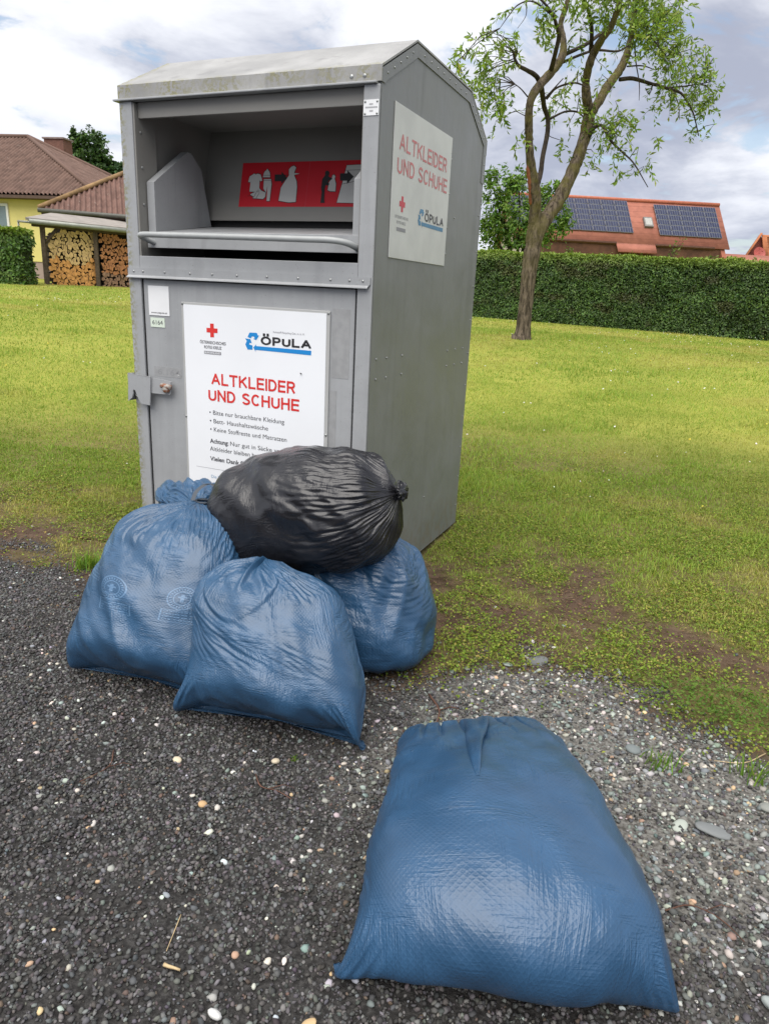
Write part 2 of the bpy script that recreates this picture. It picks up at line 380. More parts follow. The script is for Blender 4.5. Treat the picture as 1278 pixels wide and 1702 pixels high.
PICTO={'red':[(0.2523,0.2536),(0.8589,0.2476),(0.8469,0.0612),(0.2461,0.061)],
 'div':[(0.6013,0.2497),(0.6029,0.0611)],
 'shirt':[(0.2933,0.1701),(0.2981,0.1933),(0.3109,0.2003),(0.321,0.2058),(0.3285,0.2016),(0.3397,0.2055),(0.356,0.2004),(0.3682,0.1747),(0.356,0.1717),(0.3529,0.1797),(0.3574,0.1253),(0.306,0.1273),(0.3054,0.1755),(0.3045,0.1675)],
 'hat':[(0.3692,0.189),(0.3711,0.2033),(0.3755,0.2136),(0.3844,0.2198),(0.3874,0.2261),(0.3931,0.2196),(0.4008,0.2124),(0.4053,0.2012),(0.407,0.1885)],
 'trousers':[(0.3752,0.181),(0.4129,0.1805),(0.4187,0.159),(0.4182,0.0858),(0.4027,0.0859),(0.3985,0.152),(0.3949,0.1218),(0.3789,0.1395)],
 'shoes':[(0.3125,0.1159),(0.3386,0.127),(0.3522,0.1349),(0.3583,0.1405),(0.3673,0.1316),(0.3929,0.1218),(0.3925,0.1035),(0.3821,0.0947),(0.3278,0.0981),(0.3295,0.107),(0.3164,0.1095)],
 'arrow':[(0.4304,0.2),(0.4657,0.1994),(0.4641,0.2112),(0.4962,0.184),(0.4694,0.1592),(0.4678,0.1702),(0.4334,0.1707)],
 'bag':[(0.4651,0.0865),(0.4697,0.1426),(0.4868,0.17),(0.5041,0.1949),(0.5005,0.2208),(0.5111,0.2323),(0.5247,0.2359),(0.5361,0.2271),(0.5313,0.2147),(0.529,0.2046),(0.5573,0.2018),(0.5302,0.196),(0.5461,0.1692),(0.5512,0.1457),(0.5536,0.0815),(0.5183,0.0792)],
 'person':[(0.6733,0.1776),(0.6827,0.1882),(0.6854,0.1943),(0.6831,0.2043),(0.6875,0.2111),(0.6964,0.2117),(0.7045,0.2054),(0.7058,0.1963),(0.7015,0.1887),(0.7131,0.1824),(0.7225,0.1792),(0.7206,0.1739),(0.7076,0.171),(0.7033,0.1634),(0.7115,0.1556),(0.7063,0.148),(0.6941,0.152),(0.6909,0.1367),(0.6947,0.0904),(0.6994,0.0766),(0.6777,0.0766),(0.6786,0.1214),(0.6731,0.1407)],
 'smallbag':[(0.7061,0.1304),(0.7087,0.1633),(0.7207,0.1792),(0.7208,0.1914),(0.7275,0.1944),(0.7355,0.1881),(0.7334,0.1775),(0.7425,0.1576),(0.7445,0.1247),(0.7185,0.1257)],
 'arrow2':[(0.7569,0.1992),(0.7922,0.1986),(0.7904,0.2115),(0.8248,0.1845),(0.7968,0.1546),(0.7948,0.1683),(0.7613,0.1687)],
 'box':[(0.7827,0.081),(0.7876,0.1699),(0.7877,0.2304),(0.8613,0.2311),(0.8833,0.0793)]}
# ------------------------------------------------------------------ ground
def edge_y(x):
    """where the gravel stops and soil begins"""
    return np.interp(x, [-4, -.6, 0, .8, 1.55, 1.75, 1.95, 2.2, 2.5, 2.8, 3.5, 6], [-.05, -.31, -.40, -.45, -.55, -.28, -.17, -.27, -.38, -.42, -.5, -.6])
def zones(x, y):
    """share of gravel, of pale crushed stone, and cover of grass at a spot"""
    n = fnoise(x, y, 6., 4)-.5
    g = sstep(.20, -.16, y-edge_y(x)+n*.55)
    pale = g*sstep(1.3, 1.9, x+n*.5)*sstep(-1.40, -.85, y+n*.6)
    n2 = fnoise(x+5, y-3, 4.6, 5)-.5; n3 = fnoise(x-8, y+11, 1.1, 3)-.5
    r = y-edge_y(x)
    cov = sstep(.05, 1.55, r+n2*2.3+n3*.5+.4*sstep(.2, -.3, x)+.08)
    bare = np.exp(-(((x-1.45)/.42)**2+((y-.55)/.6)**2))*.5+np.exp(-(((x-1.95)/.35)**2+((y-.35)/.3)**2))*.15+np.exp(-(((x-.1)/.35)**2+((y+.05)/.3)**2))*.35
    lush = np.exp(-(((x-2.55)/.36)**2+((y+.14)/.2)**2))*.9+np.exp(-(((x-1.75)/.16)**2+((y+.22)/.3)**2))*.45
    cov = np.clip(cov-bare*sstep(.75, .3, fnoise(x, y, 5., 3)+.0)+lush, 0, 1)*(1-g)
    return g, pale, cov
def axis(lo, hi, st, far_lo, far_hi):
    a = list(np.arange(lo, hi, st)); s = st; x = a[-1]
    while x < far_hi: s *= 1.12; x += s; a.append(x)
    s = st; x = lo
    while x > far_lo: s *= 1.12; x -= s; a.insert(0, x)
    return np.array(a)
gx_, gy_ = axis(-1.6, 4.2, .025, -420, 420), axis(-2.3, 2.6, .025, -30, 520)
GX, GY = np.meshgrid(gx_, gy_)
g_, p_, c_ = zones(GX, GY)
near = np.exp(-((GX-1.3)**2+(GY+.3)**2)/30)
GZ = gh(GX, GY)+near*((fnoise(GX, GY, 9, 4)-.5)*.02*(1-g_)+(fnoise(GX, GY, 28, 2)-.5)*.008)
n_ = len(gx_); i, j = np.meshgrid(np.arange(len(gy_)-1), np.arange(n_-1), indexing='ij')
GF = np.stack([i*n_+j, i*n_+j+1, (i+1)*n_+j+1, (i+1)*n_+j], 2).reshape(-1, 4)
def ground_mat():
    m, t = newmat('gravel, soil and lawn', .9, .15); o = t.obj
    zc = t.n('ShaderNodeVertexColor', layer_name='tint'); r, g, b = [t.n('ShaderNodeSeparateColor', {0: zc.outputs[0]}).outputs[k] for k in range(3)]
    f = t.noise(o, 14, 5, .6); ff = t.noise(o, 90, 4, .6); big = t.noise(o, .45, 4, .55); mid = t.noise(o, 2.2, 4, .6)
    soil = t.mix(t.ramp(f, .3, .7), (.055, .034, .022), (.11, .073, .05)); soil = t.mix(t.ramp(ff, .55, .7, 0, .5), soil, (.16, .12, .085))
    grav = t.mix(t.ramp(ff, .35, .7), (.020, .019, .0185), (.055, .053, .051))
    pal = t.mix(t.ramp(ff, .35, .65), (.075, .07, .062), (.19, .185, .17))
    fl = t.noise(o, 55, 4, .65)
    lawn = t.mix(t.ramp(t.math('ADD', t.math('MULTIPLY', big, .6), t.math('MULTIPLY', mid, .4)), .4, .6), (.165, .215, .022), (.28, .30, .05))
    lawn = t.mix(t.ramp(fl, .35, .7, 0, .6), lawn, (.36, .34, .075)); lawn = t.mix(t.ramp(fl, .5, .25, 0, .6), lawn, (.06, .075, .012))
    col = t.mix(b, soil, lawn); col = t.mix(r, col, t.mix(g, grav, pal))
    t.set('Base Color', col); t.set('Normal', t.bump(t.math('ADD', ff, t.math('MULTIPLY', f, .6)), .7, .012)); return m
far = sstep(2.2, 6., np.hypot(GX-1.2, GY+.5))
lawn_w = np.clip(np.maximum(c_*.27, far*.95)*(1-g_), 0, 1)
ground = link('ground', npmesh('ground', np.stack([GX, GY, GZ], 2).reshape(-1, 3), GF, None, True, np.stack([g_, p_, lawn_w], 2).reshape(-1, 3)), ground_mat()); tag(ground, kind='structure')

# ------------------------------------------------------------------ foliage made of leaves
def leaf_cloud(P, N, size, asp, tint, fold=.25, seed=0, droop=None):
    """one small folded leaf (two quads-worth of triangles) at each point P, facing N"""
    r_ = np.random.default_rng(seed); n = len(P); N = N/(np.linalg.norm(N, axis=1, keepdims=True)+1e-9)
    A = r_.normal(0, 1, (n, 3)) if droop is None else droop+r_.normal(0, .45, (n, 3))
    A -= N*(A*N).sum(1, keepdims=True); A /= np.linalg.norm(A, axis=1, keepdims=True)+1e-9; B = np.cross(N, A)
    L = (size*(.7+.6*r_.random(n)))[:, None]; Wd = L*asp
    V = np.stack([P, P+A*L*.5+B*Wd*.5+N*Wd*fold, P+A*L, P+A*L*.5-B*Wd*.5+N*Wd*fold], 1).reshape(-1, 3)
    k = np.arange(n)[:, None]*4; T = np.concatenate([k+[0, 1, 2], k+[0, 2, 3]], 1).reshape(-1, 3)
    return V, T, np.repeat(tint, 4, 0)
def tints(n, cols, wts, var=.18, seed=0):
    r_ = np.random.default_rng(seed); c = np.array(cols)[r_.choice(len(cols), n, p=np.array(wts)/sum(wts))]
    return c*(1+var*r_.normal(0, 1, (n, 1))).clip(.5, 1.6)*(1+.05*r_.normal(0, 1, (n, 3)))
LEAF = tinted('tree leaves', .5, .35, .3); HEDGE = tinted('hedge leaves', .5, .2, .35); GRASSM = tinted('grass blades', .6, .35, .2)
def bark_mat():
    m, t = newmat('mossy bark', .9, .1); o = t.obj; x, y, z = t.xyz(o)
    f = t.noise(t.scale(o, (22, 22, 5)), 1., 5, .65, .6); g = t.noise(o, 5, 4, .6)
    c = t.mix(t.ramp(f, .35, .65), (.045, .036, .026), (.17, .135, .10))
    c = t.mix(t.math('MULTIPLY', t.ramp(g, .40, .6), t.ramp(z, 1.0, 3.2, 0., .65)), c, (.13, .115, .035))
    t.set('Base Color', c); t.set('Normal', t.bump(f, .9, .03)); return m
BARK = bark_mat(); BARKD = plain('dark bark', (.05, .04, .032), .9, .3, 12, .1, .6, 30)
# the willow-like tree on the lawn
TREE = empty('tree', LIMBS[0][0][:3], 'slender forked tree with mossy trunk and narrow drooping leaves on the lawn', 'tree')
mb = MB()
for k, L in enumerate(LIMBS[:5]):
    s = spline(L, 7); rad = s[:, 3]*(1+.10*(vnoise(np.arange(len(s))*.9+k*7, np.zeros(len(s)), 1.)-.5)*2)
    if k == 0: s[0, 2] -= .12
    mb.tube(s[:, :3], list(np.maximum(rad, .004)), 18, jit=.10, seed=k)
mb.build('trunk', BARK, TREE)
for k, L in enumerate(LIMBS[5:]):
    s = spline(L, 5); mb = MB(); mb.tube(s[:, :3], list(np.maximum(s[:, 3], .0035)), 8, jit=.12, seed=k); mb.build('limb', BARK if L[0][3] > .06 else BARKD, TREE)
mb = MB(); sc_ = spline(LIMBS[4], 7)     # torn red-brown strip of bare wood on the left limb
pts = [p[:3]-RH*p[3]*.86-HF*p[3]*.35 for p in sc_[20:34]]
mb.tube(pts, [.012]+[.035]*(len(pts)-2)+[.012], 8, jit=.5, seed=3); mb.build('torn_wood', plain('torn red wood', (.20, .075, .04), .8, .3, 20, .2, .6, 40), TREE)
r_ = np.random.default_rng(4); LP, LN, LD_ = [], [], []; twig = MB()
limb_pts = np.vstack([spline(L, 5)[:, :3] for L in LIMBS[1:]])
for cx, cy, cz, rx, rz, n in CLUSTERS:
    c = np.array([cx, cy, cz]); ry = .8*min(rx, rz)+.12
    ns = max(3, int(n*.19))
    for q in range(ns):
        u = r_.normal(0, .48, 3); st = c+RH*u[0]*rx+HF*u[1]*ry+np.array([0, 0, 1.])*(u[2]*rz+.10)
        dirn = RH*r_.normal(0, .45)+HF*r_.normal(0, .45)+np.array([0, 0, -.45+r_.normal(0, .4)]); dirn /= np.linalg.norm(dirn)
        ln = r_.uniform(.18, .46); pts = [st]; d = dirn.copy()
        for h in range(4):
            d = d+np.array([0, 0, -.16]); d /= np.linalg.norm(d); pts.append(pts[-1]+d*ln/4)
        if q % 2 == 0: twig.tube(pts, [.004, .0035, .003, .0022, .0015], 3, False)
        if q % 4 == 0:
            near_ = limb_pts[np.argmin(((limb_pts-st)**2).sum(1))]; dd = np.linalg.norm(near_-st)
            if dd < .75: twig.tube([near_, (near_+st)/2+r_.normal(0, .03, 3)+np.array([0, 0, .05]), st], [.008, .006, .004], 4, False)
        nl = r_.integers(8, 17); P = np.array(pts)
        for h in range(nl):
            f = h/nl*3.99; i0 = int(f); p = P[i0]+(P[i0+1]-P[i0])*(f-i0); LP.append(p); LD_.append(d*.8+r_.normal(0, .5, 3)); LN.append(r_.normal(0, 1, 3)+np.array([0, 0, .8]))
LP, LN, LD_ = map(np.array, (LP, LN, LD_))
V, T, c = leaf_cloud(LP, LN, np.full(len(LP), .105), .32, tints(len(LP), [(.17, .26, .04), (.24, .34, .06), (.11, .19, .03), (.32, .36, .09)], [5, 4, 2, 1], .2, 9), droop=LD_, seed=2)
link('foliage', npmesh('foliage', V, None, T, False, c), LEAF, TREE); tag(twig.build('twigs', BARKD, TREE), kind='stuff')
# crowns of broad-leaved trees further away
def crown(name, clusters, size, cols, wts, parent, seed, asp=.6, mult=1., deep=.8):
    r_ = np.random.default_rng(seed); P = []; N = []
    for cx, cy, cz, rx, rz, n in clusters:
        n = int(n*mult); c = np.array([cx, cy, cz]); ry = min(rx, rz)*deep
        k = max(3, n//22); s = r_.normal(0, 1, (k, 3)); s /= np.linalg.norm(s, axis=1, keepdims=True); s *= (r_.random((k, 1))**.4)*.92
        q = s[r_.integers(0, k, n)]+r_.normal(0, .11, (n, 3))
        P.append(c+RH*q[:, :1]*rx+HF*q[:, 1:2]*ry+np.array([[0, 0, 1.]])*q[:, 2:3]*rz); N.append(q+r_.normal(0, .6, (n, 3))+[0, 0, .5])
    P, N = np.vstack(P), np.vstack(N)
    V, T, c = leaf_cloud(P, N, np.full(len(P), size), asp, tints(len(P), cols, wts, .2, seed), seed=seed)
    return link(name, npmesh(name, V, None, T, False, c), LEAF, parent)
def bare_tree(clusters, base, r0, parent, seed):
    r_ = np.random.default_rng(seed); mb = MB(); base = np.asarray(base); cs = np.array(clusters)[:, :3]; mid = cs.mean(0)
    fork = base+(mid-base)*.45; mb.tube(spline([base-[0, 0, .2], base+(fork-base)*.5+r_.normal(0, .05, 3), fork], 4), list(np.linspace(r0, r0*.75, 9)), 9, jit=.1)
    for c in cs: mb.tube(spline([fork-[0, 0, .1], (fork+c)/2+r_.normal(0, .15, 3), c], 4), list(np.linspace(r0*.5, r0*.08, 9)), 6)
    return mb.build('trunk', BARKD, parent)
def on_ground(p): return np.array([p[0], p[1], float(gh(p[0], p[1]))])
sb = on_ground(np.array(SHRUB)[:, :3].mean(0)); SHT = empty('tree', sb, 'bushy light green tree behind the hedge, left of the forked tree', 'tree')
crown('foliage', SHRUB, .13, [(.11, .21, .03), (.18, .28, .045), (.07, .15, .025)], [4, 3, 2], SHT, 6, .45, 1.25); bare_tree(SHRUB, sb, .12, SHT, 1)
for cl_, lab, sd, cs_ in ((FARTREE, 'dark green tree rising behind the brown hipped roof', 15, [(.055, .11, .03), (.09, .16, .045), (.035, .075, .022)]), (FARTREEB, 'low dark tree at the right end of the brown hipped roof', 17, [(.045, .10, .035), (.075, .14, .045), (.03, .07, .025)])):
    b = on_ground(np.array(cl_)[:, :3].mean(0)); e = empty('tree', b, lab, 'tree'); crown('foliage', cl_, .23, cs_, [3, 2, 3], e, sd, .65, 2.2); bare_tree(cl_, b, .22, e, sd)
# clipped hedges
def hedge(name, A, B, h0, h1, thick, size, dens, cols, wts, label, cat, seed, top_round=.12):
    """A, B: ends of the front foot line; leaves over front, top, back and ends of a clipped body"""
    A = np.asarray(A, float); B = np.asarray(B, float); ax = B-A; ax[2] = 0; ln = np.linalg.norm(ax); ax /= ln; bk = np.array([-ax[1], ax[0], 0])
    if bk@HF < 0: bk = -bk
    r_ = np.random.default_rng(seed); zb = lambda f: A[2]+(B[2]-A[2])*f; zt = lambda f: h0+(h1-h0)*f
    root = empty(name, (A+B)/2+bk*thick/2, label, cat)
    mb = MB(); nseg = max(2, int(ln/.25)); jit = lambda: r_.normal(0, .02)
    ring = []
    for i in range(nseg+1):
        f = i/nseg; p = A+ax*ln*f; zz, tt = zb(f), zt(f)
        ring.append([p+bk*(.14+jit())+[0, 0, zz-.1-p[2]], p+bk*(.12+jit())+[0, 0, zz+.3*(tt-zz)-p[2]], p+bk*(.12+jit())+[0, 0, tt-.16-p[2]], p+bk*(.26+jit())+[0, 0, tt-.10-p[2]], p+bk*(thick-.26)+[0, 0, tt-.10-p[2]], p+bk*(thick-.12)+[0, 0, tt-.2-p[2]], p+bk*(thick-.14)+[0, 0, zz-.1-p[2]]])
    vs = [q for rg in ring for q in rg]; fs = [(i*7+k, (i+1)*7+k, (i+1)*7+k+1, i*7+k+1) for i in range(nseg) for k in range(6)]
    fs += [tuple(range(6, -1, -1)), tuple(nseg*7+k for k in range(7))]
    mb.add(vs, fs); mb.build('dark_core', plain('hedge core with painted shade', (.022, .032, .012), .9, .4, 9, .1, .8, 25), root)  # solid core; the shade between the leaves is put into its dark colour
    P, N, Tt = [], [], []
    def scatter(n, face):
        f = r_.random(n); g = r_.random(n); p = A[None]+ax[None]*ln*f[:, None]; zz = zb(f); tt = zt(f)
        if face == 'front': q = p+bk*np.zeros((n, 1)); z = zz+(tt-zz)*g; nn = -bk
        elif face == 'back': q = p+bk*thick*np.ones((n, 1)); z = zz+(tt-zz)*g; nn = bk
        elif face == 'top': q = p+bk*(g*thick)[:, None]; z = tt; nn = np.array([0, 0, 1.])
        else:
            q = (A if face == 'left' else A+ax*ln)[None]+bk*(g*thick)[:, None]; f2 = 0. if face == 'left' else 1.; z = zb(f2)+(zt(f2)-zb(f2))*r_.random(n); nn = -ax if face == 'left' else ax
        q = q.copy(); q[:, 2] = z
        al = (q-A)@ax; wv = (fnoise(al, q[:, 2], 2.2, 3)-.5)*.16+(fnoise(al+9, q[:, 2], 9, 2)-.5)*.08
        dep = r_.random(n)**2*.14
        if face == 'top': q[:, 2] += wv*.9-dep
        else: q += nn[None]*(wv-dep)[:, None]
        if face in ('front', 'back'):                    # rounded shoulder
            e = np.clip((q[:, 2]-(tt-top_round))/top_round, 0, 1); q -= nn[None]*(e*e*top_round*.8)[:, None]
        P.append(q); N.append(nn[None]+r_.normal(0, .55, (n, 3))+[0, 0, .35])
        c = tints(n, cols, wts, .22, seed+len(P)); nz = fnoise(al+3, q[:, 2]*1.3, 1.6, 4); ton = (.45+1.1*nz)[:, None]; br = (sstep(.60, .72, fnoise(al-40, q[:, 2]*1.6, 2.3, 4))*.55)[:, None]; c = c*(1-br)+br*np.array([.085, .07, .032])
        toplit = np.clip((q[:, 2]-(tt-.24))/.24, 0, 1)[:, None]; c = c*ton*(1-toplit)+toplit*tints(n, [(.17, .25, .035), (.25, .34, .055)], [1, 1], .15, seed+40+len(P)); Tt.append(c)  # light falling on the hedge top is painted into the upper leaves
    H = (h0+h1)/2-(A[2]+B[2])/2
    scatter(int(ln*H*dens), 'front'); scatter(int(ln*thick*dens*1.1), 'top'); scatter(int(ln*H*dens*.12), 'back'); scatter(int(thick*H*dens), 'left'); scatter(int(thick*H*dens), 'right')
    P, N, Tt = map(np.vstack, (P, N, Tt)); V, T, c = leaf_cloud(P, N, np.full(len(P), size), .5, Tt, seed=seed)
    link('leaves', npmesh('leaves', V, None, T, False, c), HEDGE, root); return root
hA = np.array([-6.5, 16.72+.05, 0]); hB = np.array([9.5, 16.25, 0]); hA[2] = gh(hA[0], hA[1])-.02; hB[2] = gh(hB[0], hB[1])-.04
HG = hedge('hedge', hA, hB, 2.44, 2.27, 1.3, .062, 2700, [(.062, .118, .026), (.096, .165, .035), (.036, .074, .018)], [4, 3, 3], 'long clipped dark green hedge across the lawn, top light put into its leaf colour', 'hedge', 3)
def sprig(base, h, n, seed, parent):
    r_ = np.random.default_rng(seed); mb = MB(); P = []
    for k in range(n):
        top = base+np.array([r_.normal(0, .16), r_.normal(0, .12), h*r_.uniform(.6, 1.)]); mb.tube(spline([base, (base+top)/2+r_.normal(0, .03, 3), top], 3), list(np.linspace(.008, .003, 7)), 4)
        for f in np.linspace(.3, 1, 9): P.append(base+(top-base)*f+r_.normal(0, .035, 3))
    P = np.array(P); V, T, c = leaf_cloud(P, r_.normal(0, 1, (len(P), 3)), np.full(len(P), .075), .45, tints(len(P), [(.11, .17, .03), (.16, .2, .045)], [1, 1], .15, seed))
    link('sprig_leaves', npmesh('sprig_leaves', V, None, T, False, c), LEAF, parent); mb.build('sprig_stems', BARKD, parent)
sprig(np.array([1.15, 17.2, 2.25]), .62, 5, 3, HG); sprig(np.array([-1.2, 17.1, 2.3]), .3, 4, 5, HG)
for x_, y_, h_, n__, k_ in ((-3.1, 17.0, .2, 3, 11), (-2.2, 17.3, .16, 3, 12), (.2, 17.0, .17, 3, 13), (2.1, 17.1, .2, 3, 14), (3.0, 17.2, .15, 2, 15), (3.7, 16.9, .22, 3, 16), (-.4, 17.4, .2, 2, 17)): sprig(np.array([x_, y_, 2.27]), h_, n__, k_, HG)
q0 = PL(-14.3, 22.0); q1 = PL(-11.22, 22.2); q0[2] = gh(*q0[:2]); q1[2] = gh(*q1[:2])
hedge('bush', q0, q1, 2.58, 2.50, .95, .12, 1300, [(.075, .15, .025), (.12, .21, .04), (.045, .095, .02)], [4, 3, 2], 'rounded clipped bush in front of the yellow house wall', 'bush', 23, .4)
# ------------------------------------------------------------------ buildings
def wall_mat(name, c): return plain(name, c, .85, .05, 1.5, .15, .15, 90)
def corr_mat(name, c, moss=True):
    m, t = newmat(name, .85, .2); uv = t.uv; f = t.noise(uv, 2.2, 5, .6); g = t.noise(uv, 9, 4, .6)
    col = t.mix(t.ramp(f, .35, .65), tuple(a*.8 for a in c), tuple(a*1.2 for a in c))
    col = t.mix(t.ramp(g, .62, .72, 0, .6), col, (.36, .31, .27)); 
    t.set('Base Color', col); return m
CORR = corr_mat('brown corrugated sheets', (.138, .088, .070)); CORR2 = corr_mat('red brown corrugated sheets', (.150, .088, .071))
YEL = wall_mat('yellow render', (.66, .58, .22)); PLINTH = wall_mat('pinkish plinth', (.34, .26, .23)); FASC = plain('brown fascia', (.09, .055, .04), .7); GUT = plain('grey zinc gutter', (.24, .25, .22), .45, .1, 6, metal=.3)
TIMB = plain('weathered timber', (.10, .075, .055), .85, .25, 14, .15, .4, 40); WHITEF = plain('white window frame', (.7, .7, .68), .5, .03); GLASS = plain('dark window pane', (.16, .21, .23), .12, .1, 2, .6); BRICK = None
def brick_mat(name, c, mortar, sc):
    m, t = newmat(name, .9, .15); b = t.n('ShaderNodeTexBrick', {'Vector': t.n('ShaderNodeCombineXYZ', {0: t.math('ADD', *t.xyz(t.obj)[:2]), 1: t.xyz(t.obj)[2]}).outputs[0], 'Color1': c, 'Color2': tuple(x*.75 for x in c), 'Mortar': mortar, 'Scale': sc, 'Mortar Size': .012})
    t.set('Base Color', b.outputs[0]); return m
CHIM = brick_mat('brown chimney brick', (.20, .10, .075), (.16, .12, .10), 5.)
def corrugated(poly, pitch, amp, th=.0):
    """sheet with waves running up the slope; first two points are the eave"""
    P = [np.asarray(p, float) for p in poly]; u = P[1]-P[0]; u /= np.linalg.norm(u); n = np.cross(u, P[-1]-P[0]); n /= np.linalg.norm(n)
    if n[2] < 0: n = -n
    v = np.cross(n, u); v = v if v[2] > 0 else -v
    Q = np.array([((p-P[0])@u, (p-P[0])@v) for p in P]); lo, hi = Q[:, 0].min()+1e-4, Q[:, 0].max()-1e-4
    us = np.linspace(lo, hi, int((hi-lo)/pitch*6)+2); V = []; UV = []
    for x in us:
        ys = []
        for k in range(len(Q)):
            a, b = Q[k], Q[(k+1) % len(Q)]
            if (a[0]-x)*(b[0]-x) <= 0 and abs(a[0]-b[0]) > 1e-9: ys.append(a[1]+(b[1]-a[1])*(x-a[0])/(b[0]-a[0]))
        y0, y1 = min(ys), max(ys); o = amp*math.sin(2*PI*x/pitch)
        for y in (y0, (y0+y1)/2, y1): V.append(P[0]+u*x+v*y+n*o); UV.append((x, y))
    F = [(i*3+k, (i+1)*3+k, (i+1)*3+k+1, i*3+k+1) for i in range(len(us)-1) for k in (0, 1)]
    me = npmesh('roof', V, F, None, True, None, UV); return me
class Frame:
    """plan frame: origin, direction along the front, direction away from the viewer"""
    def __init__(s, o, ax): s.o = np.array([o[0], o[1], 0.]); ax = np.array([ax[0], ax[1], 0.]); s.u = ax/np.linalg.norm(ax); v = np.array([-s.u[1], s.u[0], 0.]); s.v = v if v@HF > 0 else -v
    def __call__(s, a, b, z): return s.o+s.u*a+s.v*b+np.array([0, 0, z])
def fbox(mb, F, a0, a1, b0, b1, z0, z1): return mb.hexa([F(a0, b0, z0), F(a1, b0, z0), F(a1, b1, z0), F(a0, b1, z0), F(a0, b0, z1), F(a1, b0, z1), F(a1, b1, z1), F(a0, b1, z1)])
# yellow house with a brown hipped roof (left)
E_ = PL(-11.29, 28.5); l_ = PL(-15.29, 29.2)
HF1 = Frame(E_, E_-l_)                        # a runs to the right, E at a = 0
gz0 = 1.0; YH = empty('house', HF1(-7, 4, gz0), 'yellow rendered house with brown corrugated hipped roof and brick chimney', 'house')
ez = 4.16; rz = 6.92; a_r, b_r = -5.9, 4.55
C1, C2, C3, C4 = HF1(0, 0, ez), HF1(-16, 0, ez), HF1(-16, 9.1, ez), HF1(0, 9.1, ez); R1, R2_ = HF1(a_r, b_r, rz), HF1(-10.5, b_r, rz)
mb = MB(); fbox(mb, HF1, -15.5, -.5, .5, 8.6, gz0+.75, ez-.02); mb.build('wall', YEL, YH)
mb = MB(); fbox(mb, HF1, -15.47, -.53, .53, 8.57, gz0-.3, gz0+.749); mb.build('plinth', PLINTH, YH)
for nm, po in (('roof', (C2, C1, R1, R2_)), ('roof', (C1, C4, R1)), ('roof', (C4, C3, R2_, R1)), ('roof', (C3, C2, R2_))):
    o = link('roof', corrugated([p+np.array([0, 0, .03]) for p in po], .177, .042), CORR, YH)
mb = MB()
for a, b in ((C1, R1), (C4, R1), (R1, R2_), (C2, R2_)): mb.tube([a+[0, 0, .06], (a+b)/2+[0, 0, .07], b+[0, 0, .06]], .09, 8)
mb.build('ridge_caps', CORR, YH)
mb = MB(); fbox(mb, HF1, -15.98, -.02, .02, 9.08, ez-.14, ez-.03); mb.build('fascia', FASC, YH)
CH = PL(-16.45, 37.2); FC = Frame(CH, E_-l_); mb = MB(); fbox(mb, FC, -.5, .5, -.35, .35, 5.4, 7.42); ch = mb.build('chimney', CHIM, YH)
mb = MB(); fbox(mb, FC, -.56, .56, -.41, .41, 7.42, 7.49); mb.build('chimney_cap', plain('concrete cap', (.22, .17, .15), .8), ch)
def window(F, a0, a1, b, z0, z1, par):
    mb = MB()
    for x0, x1, y0, y1 in ((a0, a1, z0, z0+.09), (a0, a1, z1-.09, z1), (a0, a0+.09, z0+.09, z1-.09), (a1-.09, a1, z0+.09, z1-.09)): fbox(mb, F, x0, x1, b-.06, b+.05, y0, y1)
    wf = mb.build('window', WHITEF, par); mb = MB(); fbox(mb, F, a0+.09, a1-.09, b-.02, b+.02, z0+.09, z1-.09); mb.build('pane', GLASS, wf)
window(HF1, -5.65, -4.15, .5, 2.35, 3.85, YH)
window(HF1, -12.6, -11., .5, 2.35, 3.85, YH)
# annex with its own hipped roof
AF = Frame(PL(-12.57, 26.5), PL(-9.89, 27.5)-PL(-12.57, 26.5)); AN = empty('annex', AF(4, 2, 1.0), 'low annex with red-brown corrugated roof and dark gutter above the wood shelter', 'annex')
az = 3.46; ar = 5.4
c1, c2, c3, c4 = AF(0, 0, az), AF(9, 0, az), AF(9, 6.4, az), AF(0, 6.4, az); r1, r2 = AF(3.3, 3.2, ar), AF(5.7, 3.2, ar)
for po in ((c1, c2, r2, r1), (c2, c3, r2), (c3, c4, r1, r2), (c4, c1, r1)): link('roof', corrugated(po, .177, .045), CORR2, AN)
mb = MB()
for a, b in ((c1, r1), (r1, r2), (c2, r2)): mb.tube([a+[0, 0, .05], (a+b)/2+[0, 0, .06], b+[0, 0, .05]], .085, 8)
mb.build('ridge_caps', plain('lichened ridge caps', (.24, .15, .07), .9, .3, 3), AN)
mb = MB(); mb.tube([AF(-.05, -.07, az-.05), AF(4.5, -.07, az-.05), AF(9.05, -.07, az-.05)], .075, 8); mb.build('gutter', plain('dark green grey gutter', (.085, .085, .07), .5), AN)
mb = MB(); fbox(mb, AF, .05, 8.95, .02, 6.35, az-.16, az-.06); mb.build('fascia', FASC, AN)
mb = MB(); fbox(mb, AF, .9, 8.5, .75, 5.9, .7, az-.17); mb.build('wall', plain('dark annex wall', (.10, .07, .05), .85), AN)
